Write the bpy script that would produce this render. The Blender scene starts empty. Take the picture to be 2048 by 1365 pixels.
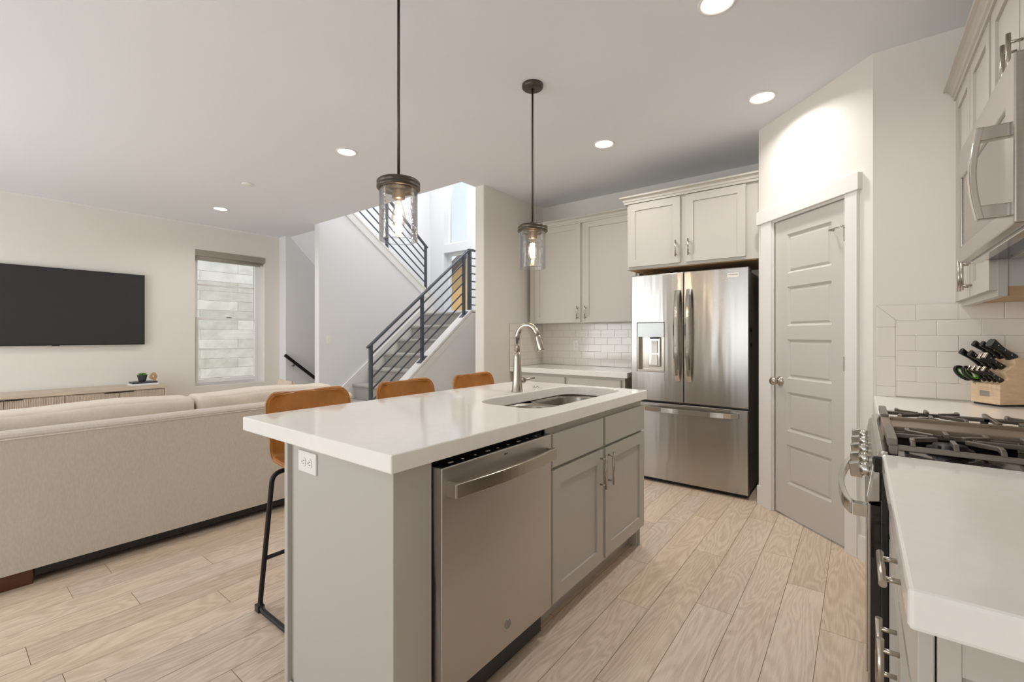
import bpy, bmesh, math, random
from mathutils import Matrix, Vector
from mathutils.geometry import tessellate_polygon

S = bpy.context.scene
COL = S.collection
R = math.radians
random.seed(7)

# ------------------------------------------------------------------ camera
cam_d = bpy.data.cameras.new('camera')
cam = bpy.data.objects.new('camera', cam_d)
COL.objects.link(cam)
cam.location = (0, 0, 1.25)
cam.rotation_euler = (R(90), 0, R(37.69))
cam_d.sensor_width = 36
cam_d.lens = 900 / 2048 * 36
cam_d.shift_y = -10.5 / 2048
cam_d.clip_start = 0.02
S.camera = cam

# ------------------------------------------------------------------ colour management, world, sun, big lights
S.view_settings.view_transform = 'Standard'
S.view_settings.look = 'None'
S.view_settings.gamma = 1
S.view_settings.exposure = 0.16
S.cycles.use_denoising = True
S.cycles.max_bounces = 10
S.cycles.diffuse_bounces = 6
S.cycles.glossy_bounces = 5
S.cycles.transparent_max_bounces = 16
S.cycles.sample_clamp_indirect = 6
S.cycles.blur_glossy = 0.5

world = bpy.data.worlds.new('sky')
S.world = world
world.use_nodes = True
wn = world.node_tree
wn.nodes.clear()
w_out = wn.nodes.new('ShaderNodeOutputWorld')
w_bg = wn.nodes.new('ShaderNodeBackground')
w_tc = wn.nodes.new('ShaderNodeTexCoord')
w_sep = wn.nodes.new('ShaderNodeSeparateXYZ')
w_ramp = wn.nodes.new('ShaderNodeValToRGB')
w_ramp.color_ramp.elements[0].position = 0.0
w_ramp.color_ramp.elements[0].color = (0.93, 0.96, 1.0, 1)
w_ramp.color_ramp.elements[1].position = 0.75
w_ramp.color_ramp.elements[1].color = (0.45, 0.66, 0.93, 1)
wn.links.new(w_tc.outputs['Generated'], w_sep.inputs[0])
wn.links.new(w_sep.outputs['Z'], w_ramp.inputs[0])
wn.links.new(w_ramp.outputs[0], w_bg.inputs[0])
w_bg.inputs[1].default_value = 1.0
wn.links.new(w_bg.outputs[0], w_out.inputs[0])


def lamp(name, kind, loc, rot, energy, color=(1, 1, 1), size=None, size_y=None, parent=None, radius=None, spread=None, disk=False):
    d = bpy.data.lights.new(name, kind)
    d.energy = energy
    d.color = color
    if kind == 'AREA':
        if disk:
            d.shape = 'DISK'
            d.size = size
        else:
            d.shape = 'RECTANGLE'
            d.size = size
            d.size_y = size_y or size
        if spread:
            d.spread = spread
    if radius is not None:
        d.shadow_soft_size = radius
    o = bpy.data.objects.new(name, d)
    COL.objects.link(o)
    o.location = loc
    o.rotation_euler = rot
    if parent:
        o.parent = parent
    return o


sun = lamp('sun', 'SUN', (4, -6, 12), (R(28), 0, R(58)), 3.7, (1, 0.96, 0.90))
sun.data.angle = R(1)
# fill lamps added at assumed windows behind the camera, tilted towards the ceiling
lamp('window_daylight', 'AREA', (-4.9, -2.72, 1.35), (R(115), 0, 0), 82, (0.92, 0.96, 1.0), 2.6, 2.1)
lamp('window_daylight', 'AREA', (-1.3, -2.72, 1.35), (R(124), 0, 0), 34, (0.92, 0.96, 1.0), 2.2, 2.1)
# daylight of the tall stair window, above the part seen from the kitchen
lamp('stair_daylight', 'AREA', (-6.27, 6.52, 4.85), (R(-90), 0, 0), 30, (0.90, 0.95, 1.0), 0.6, 0.95)
lamp('stair_ceiling_daylight', 'AREA', (-5.0, 4.9, 5.3), (0, 0, 0), 64, (0.97, 0.98, 1.0), 1.6, 1.6)  # unseen fill lamp added under the high ceiling to brighten the stairwell

# ------------------------------------------------------------------ materials
MATS = {}


def mat(name, col, rough=0.5, metal=0.0, var=0.0, scale=8, bump=0.0, bscale=60, stretch=(1, 1, 1), coat=0.0, emit=None, estr=0.0, spec=0.5, aniso=0.0, col2=None, bdist=0.002, axis='X'):
    if name in MATS:
        return MATS[name]
    m = bpy.data.materials.new(name)
    m.use_nodes = True
    nt = m.node_tree
    b = nt.nodes['Principled BSDF']
    b.inputs['Base Color'].default_value = (*col, 1)
    b.inputs['Roughness'].default_value = rough
    b.inputs['Metallic'].default_value = metal
    b.inputs['Specular IOR Level'].default_value = spec
    b.inputs['Coat Weight'].default_value = coat
    if emit:
        b.inputs['Emission Color'].default_value = (*emit, 1)
        b.inputs['Emission Strength'].default_value = estr
    tc = nt.nodes.new('ShaderNodeTexCoord')
    mp = nt.nodes.new('ShaderNodeMapping')
    mp.inputs['Scale'].default_value = stretch
    nt.links.new(tc.outputs['Object'], mp.inputs[0])
    n = nt.nodes.new('ShaderNodeTexNoise')
    n.inputs['Scale'].default_value = scale
    n.inputs['Detail'].default_value = 5
    nt.links.new(mp.outputs[0], n.inputs[0])
    if var > 0 or col2:
        mix = nt.nodes.new('ShaderNodeMix')
        mix.data_type = 'RGBA'
        c2 = col2 or tuple(max(0, c * (1 - var)) for c in col)
        mix.inputs[6].default_value = (*col, 1)
        mix.inputs[7].default_value = (*c2, 1)
        rp = nt.nodes.new('ShaderNodeMapRange')
        rp.inputs[1].default_value = 0.35
        rp.inputs[2].default_value = 0.65
        nt.links.new(n.outputs[0], rp.inputs[0])
        nt.links.new(rp.outputs[0], mix.inputs[0])
        nt.links.new(mix.outputs[2], b.inputs['Base Color'])
    if bump > 0:
        n2 = nt.nodes.new('ShaderNodeTexNoise')
        n2.inputs['Scale'].default_value = bscale
        n2.inputs['Detail'].default_value = 3
        nt.links.new(mp.outputs[0], n2.inputs[0])
        bp = nt.nodes.new('ShaderNodeBump')
        bp.inputs['Strength'].default_value = bump
        bp.inputs['Distance'].default_value = bdist
        nt.links.new(n2.outputs[0], bp.inputs['Height'])
        nt.links.new(bp.outputs[0], b.inputs['Normal'])
    if aniso:
        b.inputs['Anisotropic'].default_value = aniso
        tg = nt.nodes.new('ShaderNodeTangent')
        tg.direction_type = 'RADIAL'
        tg.axis = axis
        nt.links.new(tg.outputs[0], b.inputs['Tangent'])
    MATS[name] = m
    return m


def glass_mat(name, tint=(1, 1, 1), refl=0.9, base=0.05, rough=0.0, bump=0.0):
    if name in MATS:
        return MATS[name]
    m = bpy.data.materials.new(name)
    m.use_nodes = True
    nt = m.node_tree
    nt.nodes.clear()
    out = nt.nodes.new('ShaderNodeOutputMaterial')
    tr = nt.nodes.new('ShaderNodeBsdfTransparent')
    tr.inputs[0].default_value = (*tint, 1)
    gl = nt.nodes.new('ShaderNodeBsdfGlossy')
    gl.inputs['Roughness'].default_value = rough
    lw = nt.nodes.new('ShaderNodeLayerWeight')
    lw.inputs[0].default_value = 0.25
    mr = nt.nodes.new('ShaderNodeMapRange')
    mr.inputs[3].default_value = base
    mr.inputs[4].default_value = refl
    nt.links.new(lw.outputs['Fresnel'], mr.inputs[0])
    mx = nt.nodes.new('ShaderNodeMixShader')
    nt.links.new(mr.outputs[0], mx.inputs[0])
    nt.links.new(tr.outputs[0], mx.inputs[1])
    nt.links.new(gl.outputs[0], mx.inputs[2])
    nt.links.new(mx.outputs[0], out.inputs[0])
    if bump:
        tc = nt.nodes.new('ShaderNodeTexCoord')
        n = nt.nodes.new('ShaderNodeTexNoise')
        n.inputs['Scale'].default_value = 25
        nt.links.new(tc.outputs['Object'], n.inputs[0])
        bp = nt.nodes.new('ShaderNodeBump')
        bp.inputs['Strength'].default_value = bump
        bp.inputs['Distance'].default_value = 0.01
        nt.links.new(n.outputs[0], bp.inputs['Height'])
        nt.links.new(bp.outputs[0], gl.inputs['Normal'])
        nt.links.new(bp.outputs[0], lw.inputs['Normal'])
    MATS[name] = m
    return m


def sr(r, g, b):
    f = lambda c: ((c / 255 + 0.055) / 1.055) ** 2.4 if c > 10 else c / 255 / 12.92
    return (f(r), f(g), f(b))


WALL = mat('wall_paint', sr(230, 226, 219), 0.75, bump=0.12, bscale=130)
STAIRWALL = mat('stair_wall_paint', sr(232, 232, 233), 0.75, bump=0.12, bscale=130)
CEIL = mat('ceiling_paint', sr(233, 236, 241), 0.9, bump=0.2, bscale=60)
TRIM = mat('white_trim_paint', sr(233, 231, 227), 0.4)
DOORP = mat('door_paint', sr(202, 198, 191), 0.45)
CAB = mat('greige_cabinet_paint', sr(196, 191, 182), 0.42)
ISL = mat('greige_island_paint', sr(188, 184, 176), 0.45)
QUARTZ = mat('white_quartz', sr(246, 243, 238), 0.10, var=0.02, scale=30)
STEEL = mat('brushed_stainless', sr(186, 181, 174), 0.27, 1.0, var=0.06, scale=3, stretch=(0.4, 0.4, 60), aniso=0.55, axis='Y')
STEEL_DW = mat('brushed_stainless_dark', sr(198, 194, 190), 0.32, 1.0, var=0.08, scale=2.0, aniso=0.75, axis='Y')
STEEL_F = mat('wavy_stainless', sr(184, 180, 174), 0.22, 1.0, var=0.05, scale=2, aniso=0.85, bump=0.8, bscale=2.2, stretch=(1.9, 1.0, 0.16), bdist=0.008)
CHROME = mat('polished_steel', sr(205, 202, 196), 0.12, 1.0, var=0.03)
NICKEL = mat('satin_nickel', sr(190, 182, 170), 0.27, 1.0, var=0.04)
SINKM = mat('sink_steel', sr(170, 165, 156), 0.3, 1.0, var=0.08, scale=5)
BLACKM = mat('black_metal', sr(28, 27, 26), 0.42, 0.3, var=0.1)
RAILM = mat('blue_grey_rail_paint', sr(80, 86, 94), 0.4, 0.2, var=0.05)
BRONZE = mat('dark_bronze', sr(92, 84, 76), 0.36, 0.75, var=0.1)
BLACKP = mat('black_plastic', sr(18, 18, 18), 0.3, var=0.1)
BLACKG = mat('black_enamel', sr(12, 12, 12), 0.12, var=0.1, coat=0.5)
IRON = mat('cast_iron', sr(128, 119, 109), 0.36, 0.5, var=0.12, bump=0.2, bscale=150)
GRIDDLE = mat('griddle_iron', sr(150, 134, 116), 0.4, 0.4, var=0.15)
WHITEP = mat('white_plastic', sr(238, 236, 232), 0.35)
PLASTIC_IVORY = mat('slot_dark', sr(90, 86, 80), 0.5)
LEATHER = mat('cognac_leather', sr(188, 124, 56), 0.36, var=0.22, scale=9, bump=0.15, bscale=220)
LEATHER_D = mat('leather_piping', sr(176, 122, 72), 0.5, var=0.1)
LINEN = mat('linen_upholstery', sr(210, 202, 192), 0.9, var=0.08, scale=120, bump=0.5, bscale=420, stretch=(1, 1, 0.35))
LINEN2 = mat('linen_cushion', sr(224, 214, 200), 0.9, var=0.05, scale=60, bump=0.4, bscale=380)
PILLOW = mat('taupe_pillow', sr(196, 180, 162), 0.9, var=0.08, scale=50, bump=0.4, bscale=300)
WALNUT = mat('walnut', sr(92, 52, 26), 0.45, var=0.3, scale=6, stretch=(1, 6, 6))
CARPET = mat('grey_carpet', sr(172, 168, 162), 0.98, var=0.18, scale=160, bump=0.9, bscale=300)
OAKV = mat('pale_oak_veneer', sr(206, 192, 172), 0.5, var=0.14, scale=4, stretch=(8, 0.6, 8))
OAKF = mat('pale_oak_flutes', sr(200, 186, 168), 0.55, var=0.18, scale=5, stretch=(6, 14, 0.6))
SCREEN = mat('tv_screen', sr(54, 54, 55), 0.42, var=0.02, spec=0.3)
SHADE = mat('taupe_blind', sr(158, 152, 140), 0.7, var=0.05, scale=40)
VINYL = mat('white_vinyl_frame', sr(240, 240, 240), 0.35)
PANE = glass_mat('window_glass', (0.99, 1.0, 1.0), 0.6, 0.02)
LAMPG = glass_mat('clear_lamp_glass', (1, 1, 1), 0.7, 0.035, 0.01, bump=0.4)
BULBG = glass_mat('bulb_glass', (1, 0.97, 0.9), 0.5, 0.04)
FILAM = mat('filament', (1, 0.8, 0.5), emit=(1, 0.78, 0.5), estr=60)
LENS = mat('led_lens', (1, 1, 1), 0.5, emit=(1, 0.93, 0.83), estr=4)
MAPLE = mat('maple_block', sr(238, 210, 174), 0.45, var=0.14, scale=5, stretch=(3, 3, 14))
PLY = mat('raw_ply', sr(186, 152, 114), 0.6, var=0.15, scale=5, stretch=(2, 12, 2))
SIDEGREY = mat('cabinet_side', sr(196, 193, 187), 0.45)
GREEN = mat('green_plastic', sr(78, 160, 46), 0.4, var=0.1)
LEAF = mat('succulent_leaf', sr(96, 140, 70), 0.5, var=0.3, scale=20)
POT = mat('charcoal_pot', sr(66, 66, 68), 0.8, var=0.25, scale=30)
SOIL = mat('soil', sr(50, 38, 28), 0.95, var=0.3, scale=60)
DARKSIDE = mat('fridge_side', sr(128, 121, 110), 0.35, 0.1, var=0.25, scale=8, stretch=(1, 1, 0.2))
GROUT = mat('grout', sr(190, 183, 173), 0.9)
TILE = mat('glazed_white_tile', sr(234, 228, 219), 0.13, coat=0.3)
PAPER = mat('white_paper', sr(235, 234, 232), 0.7)
WOODDECO = mat('carved_wood', sr(196, 158, 112), 0.55, var=0.2, scale=14, stretch=(1, 1, 5))
BLACKBOOK = mat('black_book_cover', sr(26, 26, 32), 0.4, var=0.5, scale=40, col2=sr(90, 90, 100))
STICKER = mat('white_sticker', sr(232, 228, 220), 0.5)
INK = mat('sticker_ink', sr(90, 88, 86), 0.6)
STUCCO = mat('tan_stucco', sr(226, 178, 108), 0.9, var=0.08, scale=30)
ROOFM = mat('brown_shingle', sr(120, 104, 92), 0.9, var=0.25, scale=30)
GRASS = mat('dry_ground', sr(150, 140, 120), 0.95, var=0.2, scale=6)


def floor_mat():
    m = bpy.data.materials.new('oak_plank_floor')
    m.use_nodes = True
    nt = m.node_tree
    b = nt.nodes['Principled BSDF']
    at = nt.nodes.new('ShaderNodeAttribute')
    at.attribute_name = 'plank'
    tc = nt.nodes.new('ShaderNodeTexCoord')
    add = nt.nodes.new('ShaderNodeVectorMath')
    add.operation = 'MULTIPLY_ADD'
    add.inputs[1].default_value = (37, 53, 71)
    nt.links.new(at.outputs['Color'], add.inputs[0])
    nt.links.new(tc.outputs['Object'], add.inputs[2])
    mp = nt.nodes.new('ShaderNodeMapping')
    mp.inputs['Scale'].default_value = (1.0, 0.16, 1.0)
    nt.links.new(add.outputs[0], mp.inputs[0])
    n1 = nt.nodes.new('ShaderNodeTexNoise')      # cathedral figure: contour lines of a stretched noise
    n1.inputs['Scale'].default_value = 7.0
    n1.inputs['Detail'].default_value = 2.0
    n1.inputs['Distortion'].default_value = 0.5
    nt.links.new(mp.outputs[0], n1.inputs[0])
    mu = nt.nodes.new('ShaderNodeMath')
    mu.operation = 'MULTIPLY'
    mu.inputs[1].default_value = 105
    nt.links.new(n1.outputs[0], mu.inputs[0])
    sn = nt.nodes.new('ShaderNodeMath')
    sn.operation = 'SINE'
    nt.links.new(mu.outputs[0], sn.inputs[0])
    mp2 = nt.nodes.new('ShaderNodeMapping')
    mp2.inputs['Scale'].default_value = (1.0, 0.05, 1.0)
    nt.links.new(add.outputs[0], mp2.inputs[0])
    n2 = nt.nodes.new('ShaderNodeTexNoise')      # fine fibre
    n2.inputs['Scale'].default_value = 210
    n2.inputs['Detail'].default_value = 4
    nt.links.new(mp2.outputs[0], n2.inputs[0])
    n3 = nt.nodes.new('ShaderNodeTexNoise')      # broad blotches
    n3.inputs['Scale'].default_value = 3.5
    nt.links.new(mp.outputs[0], n3.inputs[0])
    r1 = nt.nodes.new('ShaderNodeMapRange')
    r1.inputs[1].default_value = -1
    r1.inputs[2].default_value = 1
    r1.inputs[3].default_value = 0.0
    r1.inputs[4].default_value = 0.30
    nt.links.new(sn.outputs[0], r1.inputs[0])
    r2 = nt.nodes.new('ShaderNodeMapRange')
    r2.inputs[1].default_value = 0.35
    r2.inputs[2].default_value = 0.65
    r2.inputs[3].default_value = 0.0
    r2.inputs[4].default_value = 0.26
    nt.links.new(n2.outputs[0], r2.inputs[0])
    a1 = nt.nodes.new('ShaderNodeMath')
    a1.operation = 'ADD'
    nt.links.new(r1.outputs[0], a1.inputs[0])
    nt.links.new(r2.outputs[0], a1.inputs[1])
    r3 = nt.nodes.new('ShaderNodeMapRange')
    r3.inputs[1].default_value = 0.3
    r3.inputs[2].default_value = 0.7
    r3.inputs[3].default_value = 0.0
    r3.inputs[4].default_value = 0.3
    nt.links.new(n3.outputs[0], r3.inputs[0])
    a2 = nt.nodes.new('ShaderNodeMath')
    a2.operation = 'ADD'
    nt.links.new(a1.outputs[0], a2.inputs[0])
    nt.links.new(r3.outputs[0], a2.inputs[1])
    ramp = nt.nodes.new('ShaderNodeValToRGB')
    e = ramp.color_ramp.elements
    e[0].position = 0.05
    e[0].color = (*sr(230, 212, 191), 1)
    e[1].position = 0.95
    e[1].color = (*sr(188, 164, 139), 1)
    nt.links.new(a2.outputs[0], ramp.inputs[0])
    hsv = nt.nodes.new('ShaderNodeHueSaturation')
    sp = nt.nodes.new('ShaderNodeSeparateColor')
    nt.links.new(at.outputs['Color'], sp.inputs[0])
    vr = nt.nodes.new('ShaderNodeMapRange')
    vr.inputs[3].default_value = 0.95
    vr.inputs[4].default_value = 1.07
    nt.links.new(sp.outputs[0], vr.inputs[0])
    sa = nt.nodes.new('ShaderNodeMapRange')
    sa.inputs[3].default_value = 0.88
    sa.inputs[4].default_value = 1.06
    nt.links.new(sp.outputs[1], sa.inputs[0])
    nt.links.new(vr.outputs[0], hsv.inputs['Value'])
    nt.links.new(sa.outputs[0], hsv.inputs['Saturation'])
    nt.links.new(ramp.outputs[0], hsv.inputs['Color'])
    nt.links.new(hsv.outputs[0], b.inputs['Base Color'])
    b.inputs['Roughness'].default_value = 0.42
    bp = nt.nodes.new('ShaderNodeBump')
    bp.inputs['Strength'].default_value = 0.15
    bp.inputs['Distance'].default_value = 0.001
    nt.links.new(a1.outputs[0], bp.inputs['Height'])
    nt.links.new(bp.outputs[0], b.inputs['Normal'])
    return m


def brick_mat():
    m = bpy.data.materials.new('whitewashed_plank_masonry')
    m.use_nodes = True
    nt = m.node_tree
    b = nt.nodes['Principled BSDF']
    tc = nt.nodes.new('ShaderNodeTexCoord')
    sx = nt.nodes.new('ShaderNodeSeparateXYZ')
    cx = nt.nodes.new('ShaderNodeCombineXYZ')
    nt.links.new(tc.outputs['Object'], sx.inputs[0])
    nt.links.new(sx.outputs['Y'], cx.inputs[0])
    nt.links.new(sx.outputs['Z'], cx.inputs[1])
    br = nt.nodes.new('ShaderNodeTexBrick')
    br.offset = 0.37
    br.inputs['Scale'].default_value = 1
    br.inputs['Brick Width'].default_value = 0.95
    br.inputs['Row Height'].default_value = 0.170
    br.inputs['Mortar Size'].default_value = 0.003
    br.inputs['Color1'].default_value = (*sr(240, 238, 232), 1)
    br.inputs['Color2'].default_value = (*sr(208, 205, 195), 1)
    br.inputs['Mortar'].default_value = (*sr(160, 157, 146), 1)
    nt.links.new(cx.outputs[0], br.inputs[0])
    n = nt.nodes.new('ShaderNodeTexNoise')
    n.inputs['Scale'].default_value = 5
    n.inputs['Detail'].default_value = 6
    nt.links.new(cx.outputs[0], n.inputs[0])
    mx = nt.nodes.new('ShaderNodeMix')
    mx.data_type = 'RGBA'
    mx.blend_type = 'MULTIPLY'
    mx.inputs[0].default_value = 1
    rp = nt.nodes.new('ShaderNodeValToRGB')
    rp.color_ramp.elements[0].position = 0.35
    rp.color_ramp.elements[0].color = (0.84, 0.83, 0.82, 1)
    rp.color_ramp.elements[1].position = 0.6
    rp.color_ramp.elements[1].color = (1, 1, 1, 1)
    nt.links.new(n.outputs[0], rp.inputs[0])
    nt.links.new(br.outputs[0], mx.inputs[6])
    nt.links.new(rp.outputs[0], mx.inputs[7])
    nt.links.new(mx.outputs[2], b.inputs['Base Color'])
    b.inputs['Roughness'].default_value = 0.9
    return m


# ------------------------------------------------------------------ mesh builder
class MB:
    def __init__(self, M=None):
        self.v, self.f, self.s = [], [], []
        self.M = M

    def add(self, vs, fs, smooth=False):
        o = len(self.v)
        for p in vs:
            p = Vector(p)
            self.v.append(self.M @ p if self.M else p)
        for q in fs:
            self.f.append([i + o for i in q])
            self.s.append(smooth)
        return self

    def box(self, x0, x1, y0, y1, z0, z1):
        x0, x1 = min(x0, x1), max(x0, x1)
        y0, y1 = min(y0, y1), max(y0, y1)
        z0, z1 = min(z0, z1), max(z0, z1)
        vs = [(x0, y0, z0), (x1, y0, z0), (x1, y1, z0), (x0, y1, z0), (x0, y0, z1), (x1, y0, z1), (x1, y1, z1), (x0, y1, z1)]
        return self.add(vs, [(0, 3, 2, 1), (4, 5, 6, 7), (0, 1, 5, 4), (1, 2, 6, 5), (2, 3, 7, 6), (3, 0, 4, 7)])

    def prism(self, outer, a0, a1, axis='z', holes=(), smooth=False):
        """extrude a polygon (with holes) along an axis; 2-D coords are (x,y) for z, (x,z) for y, (y,z) for x"""
        def P(p, a):
            if axis == 'z':
                return (p[0], p[1], a)
            if axis == 'y':
                return (p[0], a, p[1])
            return (a, p[0], p[1])
        loops = [list(outer)] + [list(h) for h in holes]
        flat = [p for l in loops for p in l]
        n = len(flat)
        tris = tessellate_polygon([[Vector((p[0], p[1], 0)) for p in l] for l in loops])
        vs = [P(p, a0) for p in flat] + [P(p, a1) for p in flat]
        self.add(vs, [tuple(t) for t in tris] + [tuple(i + n for i in t)[::-1] for t in tris])
        base = len(self.v) - 2 * n
        off = 0
        for l in loops:
            k = len(l)
            for i in range(k):
                j = (i + 1) % k
                self.f.append([base + off + i, base + off + j, base + n + off + j, base + n + off + i])
                self.s.append(smooth)
            off += k
        return self

    def tube(self, pts, r, sides=10, closed=False, cap=True):
        pts = [Vector(p) for p in pts]
        n = len(pts)
        rs = r if isinstance(r, (list, tuple)) else [r] * n
        vs, fs = [], []
        T = []
        for i in range(n):
            if closed:
                t = pts[(i + 1) % n] - pts[i - 1]
            else:
                t = pts[min(i + 1, n - 1)] - pts[max(i - 1, 0)]
            T.append(t.normalized() if t.length > 1e-9 else Vector((0, 0, 1)))
        u = T[0].orthogonal().normalized()
        for i in range(n):
            u = (u - T[i] * u.dot(T[i]))
            u = u.normalized() if u.length > 1e-6 else T[i].orthogonal().normalized()
            w = T[i].cross(u)
            for k in range(sides):
                a = 2 * math.pi * k / sides
                vs.append(pts[i] + (u * math.cos(a) + w * math.sin(a)) * rs[i])
        for i in range(n if closed else n - 1):
            for k in range(sides):
                a, b = i * sides + k, i * sides + (k + 1) % sides
                j = (i + 1) % n
                fs.append((a, b, j * sides + (k + 1) % sides, j * sides + k))
        self.add(vs, fs, True)
        if cap and not closed:
            self.add(vs[:sides], [tuple(range(sides))[::-1]])
            self.add(vs[-sides:], [tuple(range(sides))])
        return self

    def sweep(self, pts, prof, side, closed_prof=True, cap=True, smooth=False):
        """sweep a 2-D profile (s along `side`, t along the path normal) along pts"""
        pts = [Vector(p) for p in pts]
        side = Vector(side).normalized()
        n, m = len(pts), len(prof)
        vs = []
        for i in range(n):
            a = pts[i] - pts[i - 1] if i > 0 else pts[1] - pts[0]
            b = pts[i + 1] - pts[i] if i < n - 1 else a
            a, b = a.normalized(), b.normalized()
            t = (a + b).normalized()
            nn = t.cross(side).normalized()
            k = 1 / max(0.4, math.cos(a.angle(b) / 2)) if a.length and b.length else 1
            for (p, q) in prof:
                vs.append(pts[i] + side * p + nn * q * k)
        fs = []
        for i in range(n - 1):
            for k in range(m):
                fs.append((i * m + k, i * m + (k + 1) % m, (i + 1) * m + (k + 1) % m, (i + 1) * m + k))
        self.add(vs, fs, smooth)
        if cap:
            self.add(vs[:m], [tuple(range(m))[::-1]])
            self.add(vs[-m:], [tuple(range(m))])
        return self

    def lathe(self, prof, c=(0, 0, 0), axis='z', seg=32, smooth=True):
        """prof: (radius, height) pairs"""
        c = Vector(c)
        m = len(prof)
        vs, fs = [], []
        for k in range(seg):
            a = 2 * math.pi * k / seg
            for (r, h) in prof:
                x, y = r * math.cos(a), r * math.sin(a)
                p = (x, y, h) if axis == 'z' else ((x, h, y) if axis == 'y' else (h, x, y))
                vs.append(c + Vector(p))
        for k in range(seg):
            j = (k + 1) % seg
            for i in range(m - 1):
                fs.append((k * m + i, j * m + i, j * m + i + 1, k * m + i + 1))
        return self.add(vs, fs, smooth)

    def cushion(self, c, half, r, n=(4, 40, 12), puff=0.02, fn=None):
        """rounded box with dense faces, swelling towards the middle of its faces"""
        seen, vs, fs = {}, [], []
        def V(i, j, k):
            key = (i, j, k)
            if key in seen:
                return seen[key]
            u = [2 * i / n[0] - 1, 2 * j / n[1] - 1, 2 * k / n[2] - 1]
            # crowd the grid lines towards the rims
            u = [math.sin(a * math.pi / 2) for a in u]
            p = Vector([u[a] * half[a] for a in range(3)])
            q = Vector([max(-half[a] + r, min(half[a] - r, p[a])) for a in range(3)])
            d = p - q
            if d.length > 1e-9:
                p = q + d.normalized() * r
            w = Vector([math.sqrt(max(0, 1 - t * t)) for t in u])
            p += Vector((u[0] * w[1] * w[2], u[1] * w[0] * w[2] * 0.3, u[2] * w[0] * w[1])) * puff
            if fn:
                p = fn(p, u)
            seen[key] = len(vs)
            vs.append(Vector(c) + p)
            return seen[key]
        N = n
        for a, b, cc in ((0, 1, 2), (1, 2, 0), (2, 0, 1)):
            for e in (0, N[cc]):
                for i in range(N[a]):
                    for j in range(N[b]):
                        def I(x, y):
                            t = [0, 0, 0]
                            t[a], t[b], t[cc] = x, y, e
                            return V(*t)
                        fs.append((I(i, j), I(i + 1, j), I(i + 1, j + 1), I(i, j + 1)))
        return self.add(vs, fs, True)

    def blob(self, c, d, e=0.35, e2=None, nu=40, nv=24, fn=None):
        """superellipsoid: c centre, d half sizes, e roundness (small = boxy)"""
        e2 = e if e2 is None else e2
        sp = lambda x, p: math.copysign(abs(x) ** p, x)
        vs, fs = [], []
        for i in range(nv + 1):
            la = -math.pi / 2 + math.pi * i / nv
            for j in range(nu):
                lo = 2 * math.pi * j / nu
                p = Vector((sp(math.cos(la), e) * sp(math.cos(lo), e2), sp(math.cos(la), e) * sp(math.sin(lo), e2), sp(math.sin(la), e)))
                if fn:
                    p = fn(p)
                vs.append((c[0] + p[0] * d[0], c[1] + p[1] * d[1], c[2] + p[2] * d[2]))
        for i in range(nv):
            for j in range(nu):
                fs.append((i * nu + j, i * nu + (j + 1) % nu, (i + 1) * nu + (j + 1) % nu, (i + 1) * nu + j))
        return self.add(vs, fs, True)


ROOT = {}


def build(name, mb, m, parent=None, loc=None, bevel=0.0, subsurf=0, solid=0.0):
    me = bpy.data.meshes.new(name)
    o = bpy.data.objects.new(name, me)
    if parent is not None:
        base = ROOT[parent.name]
    else:
        base = Vector(loc) if loc is not None else Vector((0, 0, 0))
        o.location = base
    ROOT[o.name] = base
    bm = bmesh.new()
    vs = [bm.verts.new(p - base) for p in mb.v]
    for q, s in zip(mb.f, mb.s):
        try:
            f = bm.faces.new([vs[i] for i in q])
            f.smooth = s
        except ValueError:
            pass
    bmesh.ops.remove_doubles(bm, verts=bm.verts[:], dist=1e-5)
    bmesh.ops.recalc_face_normals(bm, faces=bm.faces[:])
    bm.to_mesh(me)
    bm.free()
    me.materials.append(m)
    COL.objects.link(o)
    if parent is not None:
        o.parent = parent
    if solid:
        md = o.modifiers.new('solid', 'SOLIDIFY')
        md.thickness = solid
        md.offset = 0
    if subsurf:
        md = o.modifiers.new('sub', 'SUBSURF')
        md.levels = md.render_levels = subsurf
    if bevel:
        md = o.modifiers.new('bevel', 'BEVEL')
        md.width = bevel
        md.segments = 2
        md.limit_method = 'ANGLE'
        md.angle_limit = R(40)
    return o


def tag(o, label=None, cat=None, group=None, kind=None):
    if label:
        o['label'] = label
    if cat:
        o['category'] = cat
    if group:
        o['group'] = group
    if kind:
        o['kind'] = kind
    return o


def thing(name, label, cat, loc, group=None, kind=None):
    o = bpy.data.objects.new(name, None)
    o.empty_display_size = 0.1
    COL.objects.link(o)
    o.location = loc
    ROOT[o.name] = Vector(loc)
    return tag(o, label, cat, group, kind)


def copy_tree(o, parent=None):
    c = o.copy()
    COL.objects.link(c)
    if parent is not None:
        c.parent = parent
    for ch in list(o.children):
        copy_tree(ch, c)
    return c


def frame(loc, deg):
    return Matrix.Translation(Vector(loc)) @ Matrix.Rotation(R(deg), 4, 'Z')


def rect(a0, b0, a1, b1):
    return [(a0, b0), (a1, b0), (a1, b1), (a0, b1)]


def rrect(a0, b0, a1, b1, r, n=8):
    pts = []
    for (cx, cy, s) in ((a1 - r, b1 - r, 0), (a0 + r, b1 - r, 90), (a0 + r, b0 + r, 180), (a1 - r, b0 + r, 270)):
        for k in range(n + 1):
            a = R(s + 90 * k / n)
            pts.append((cx + r * math.cos(a), cy + r * math.sin(a)))
    return pts


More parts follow.
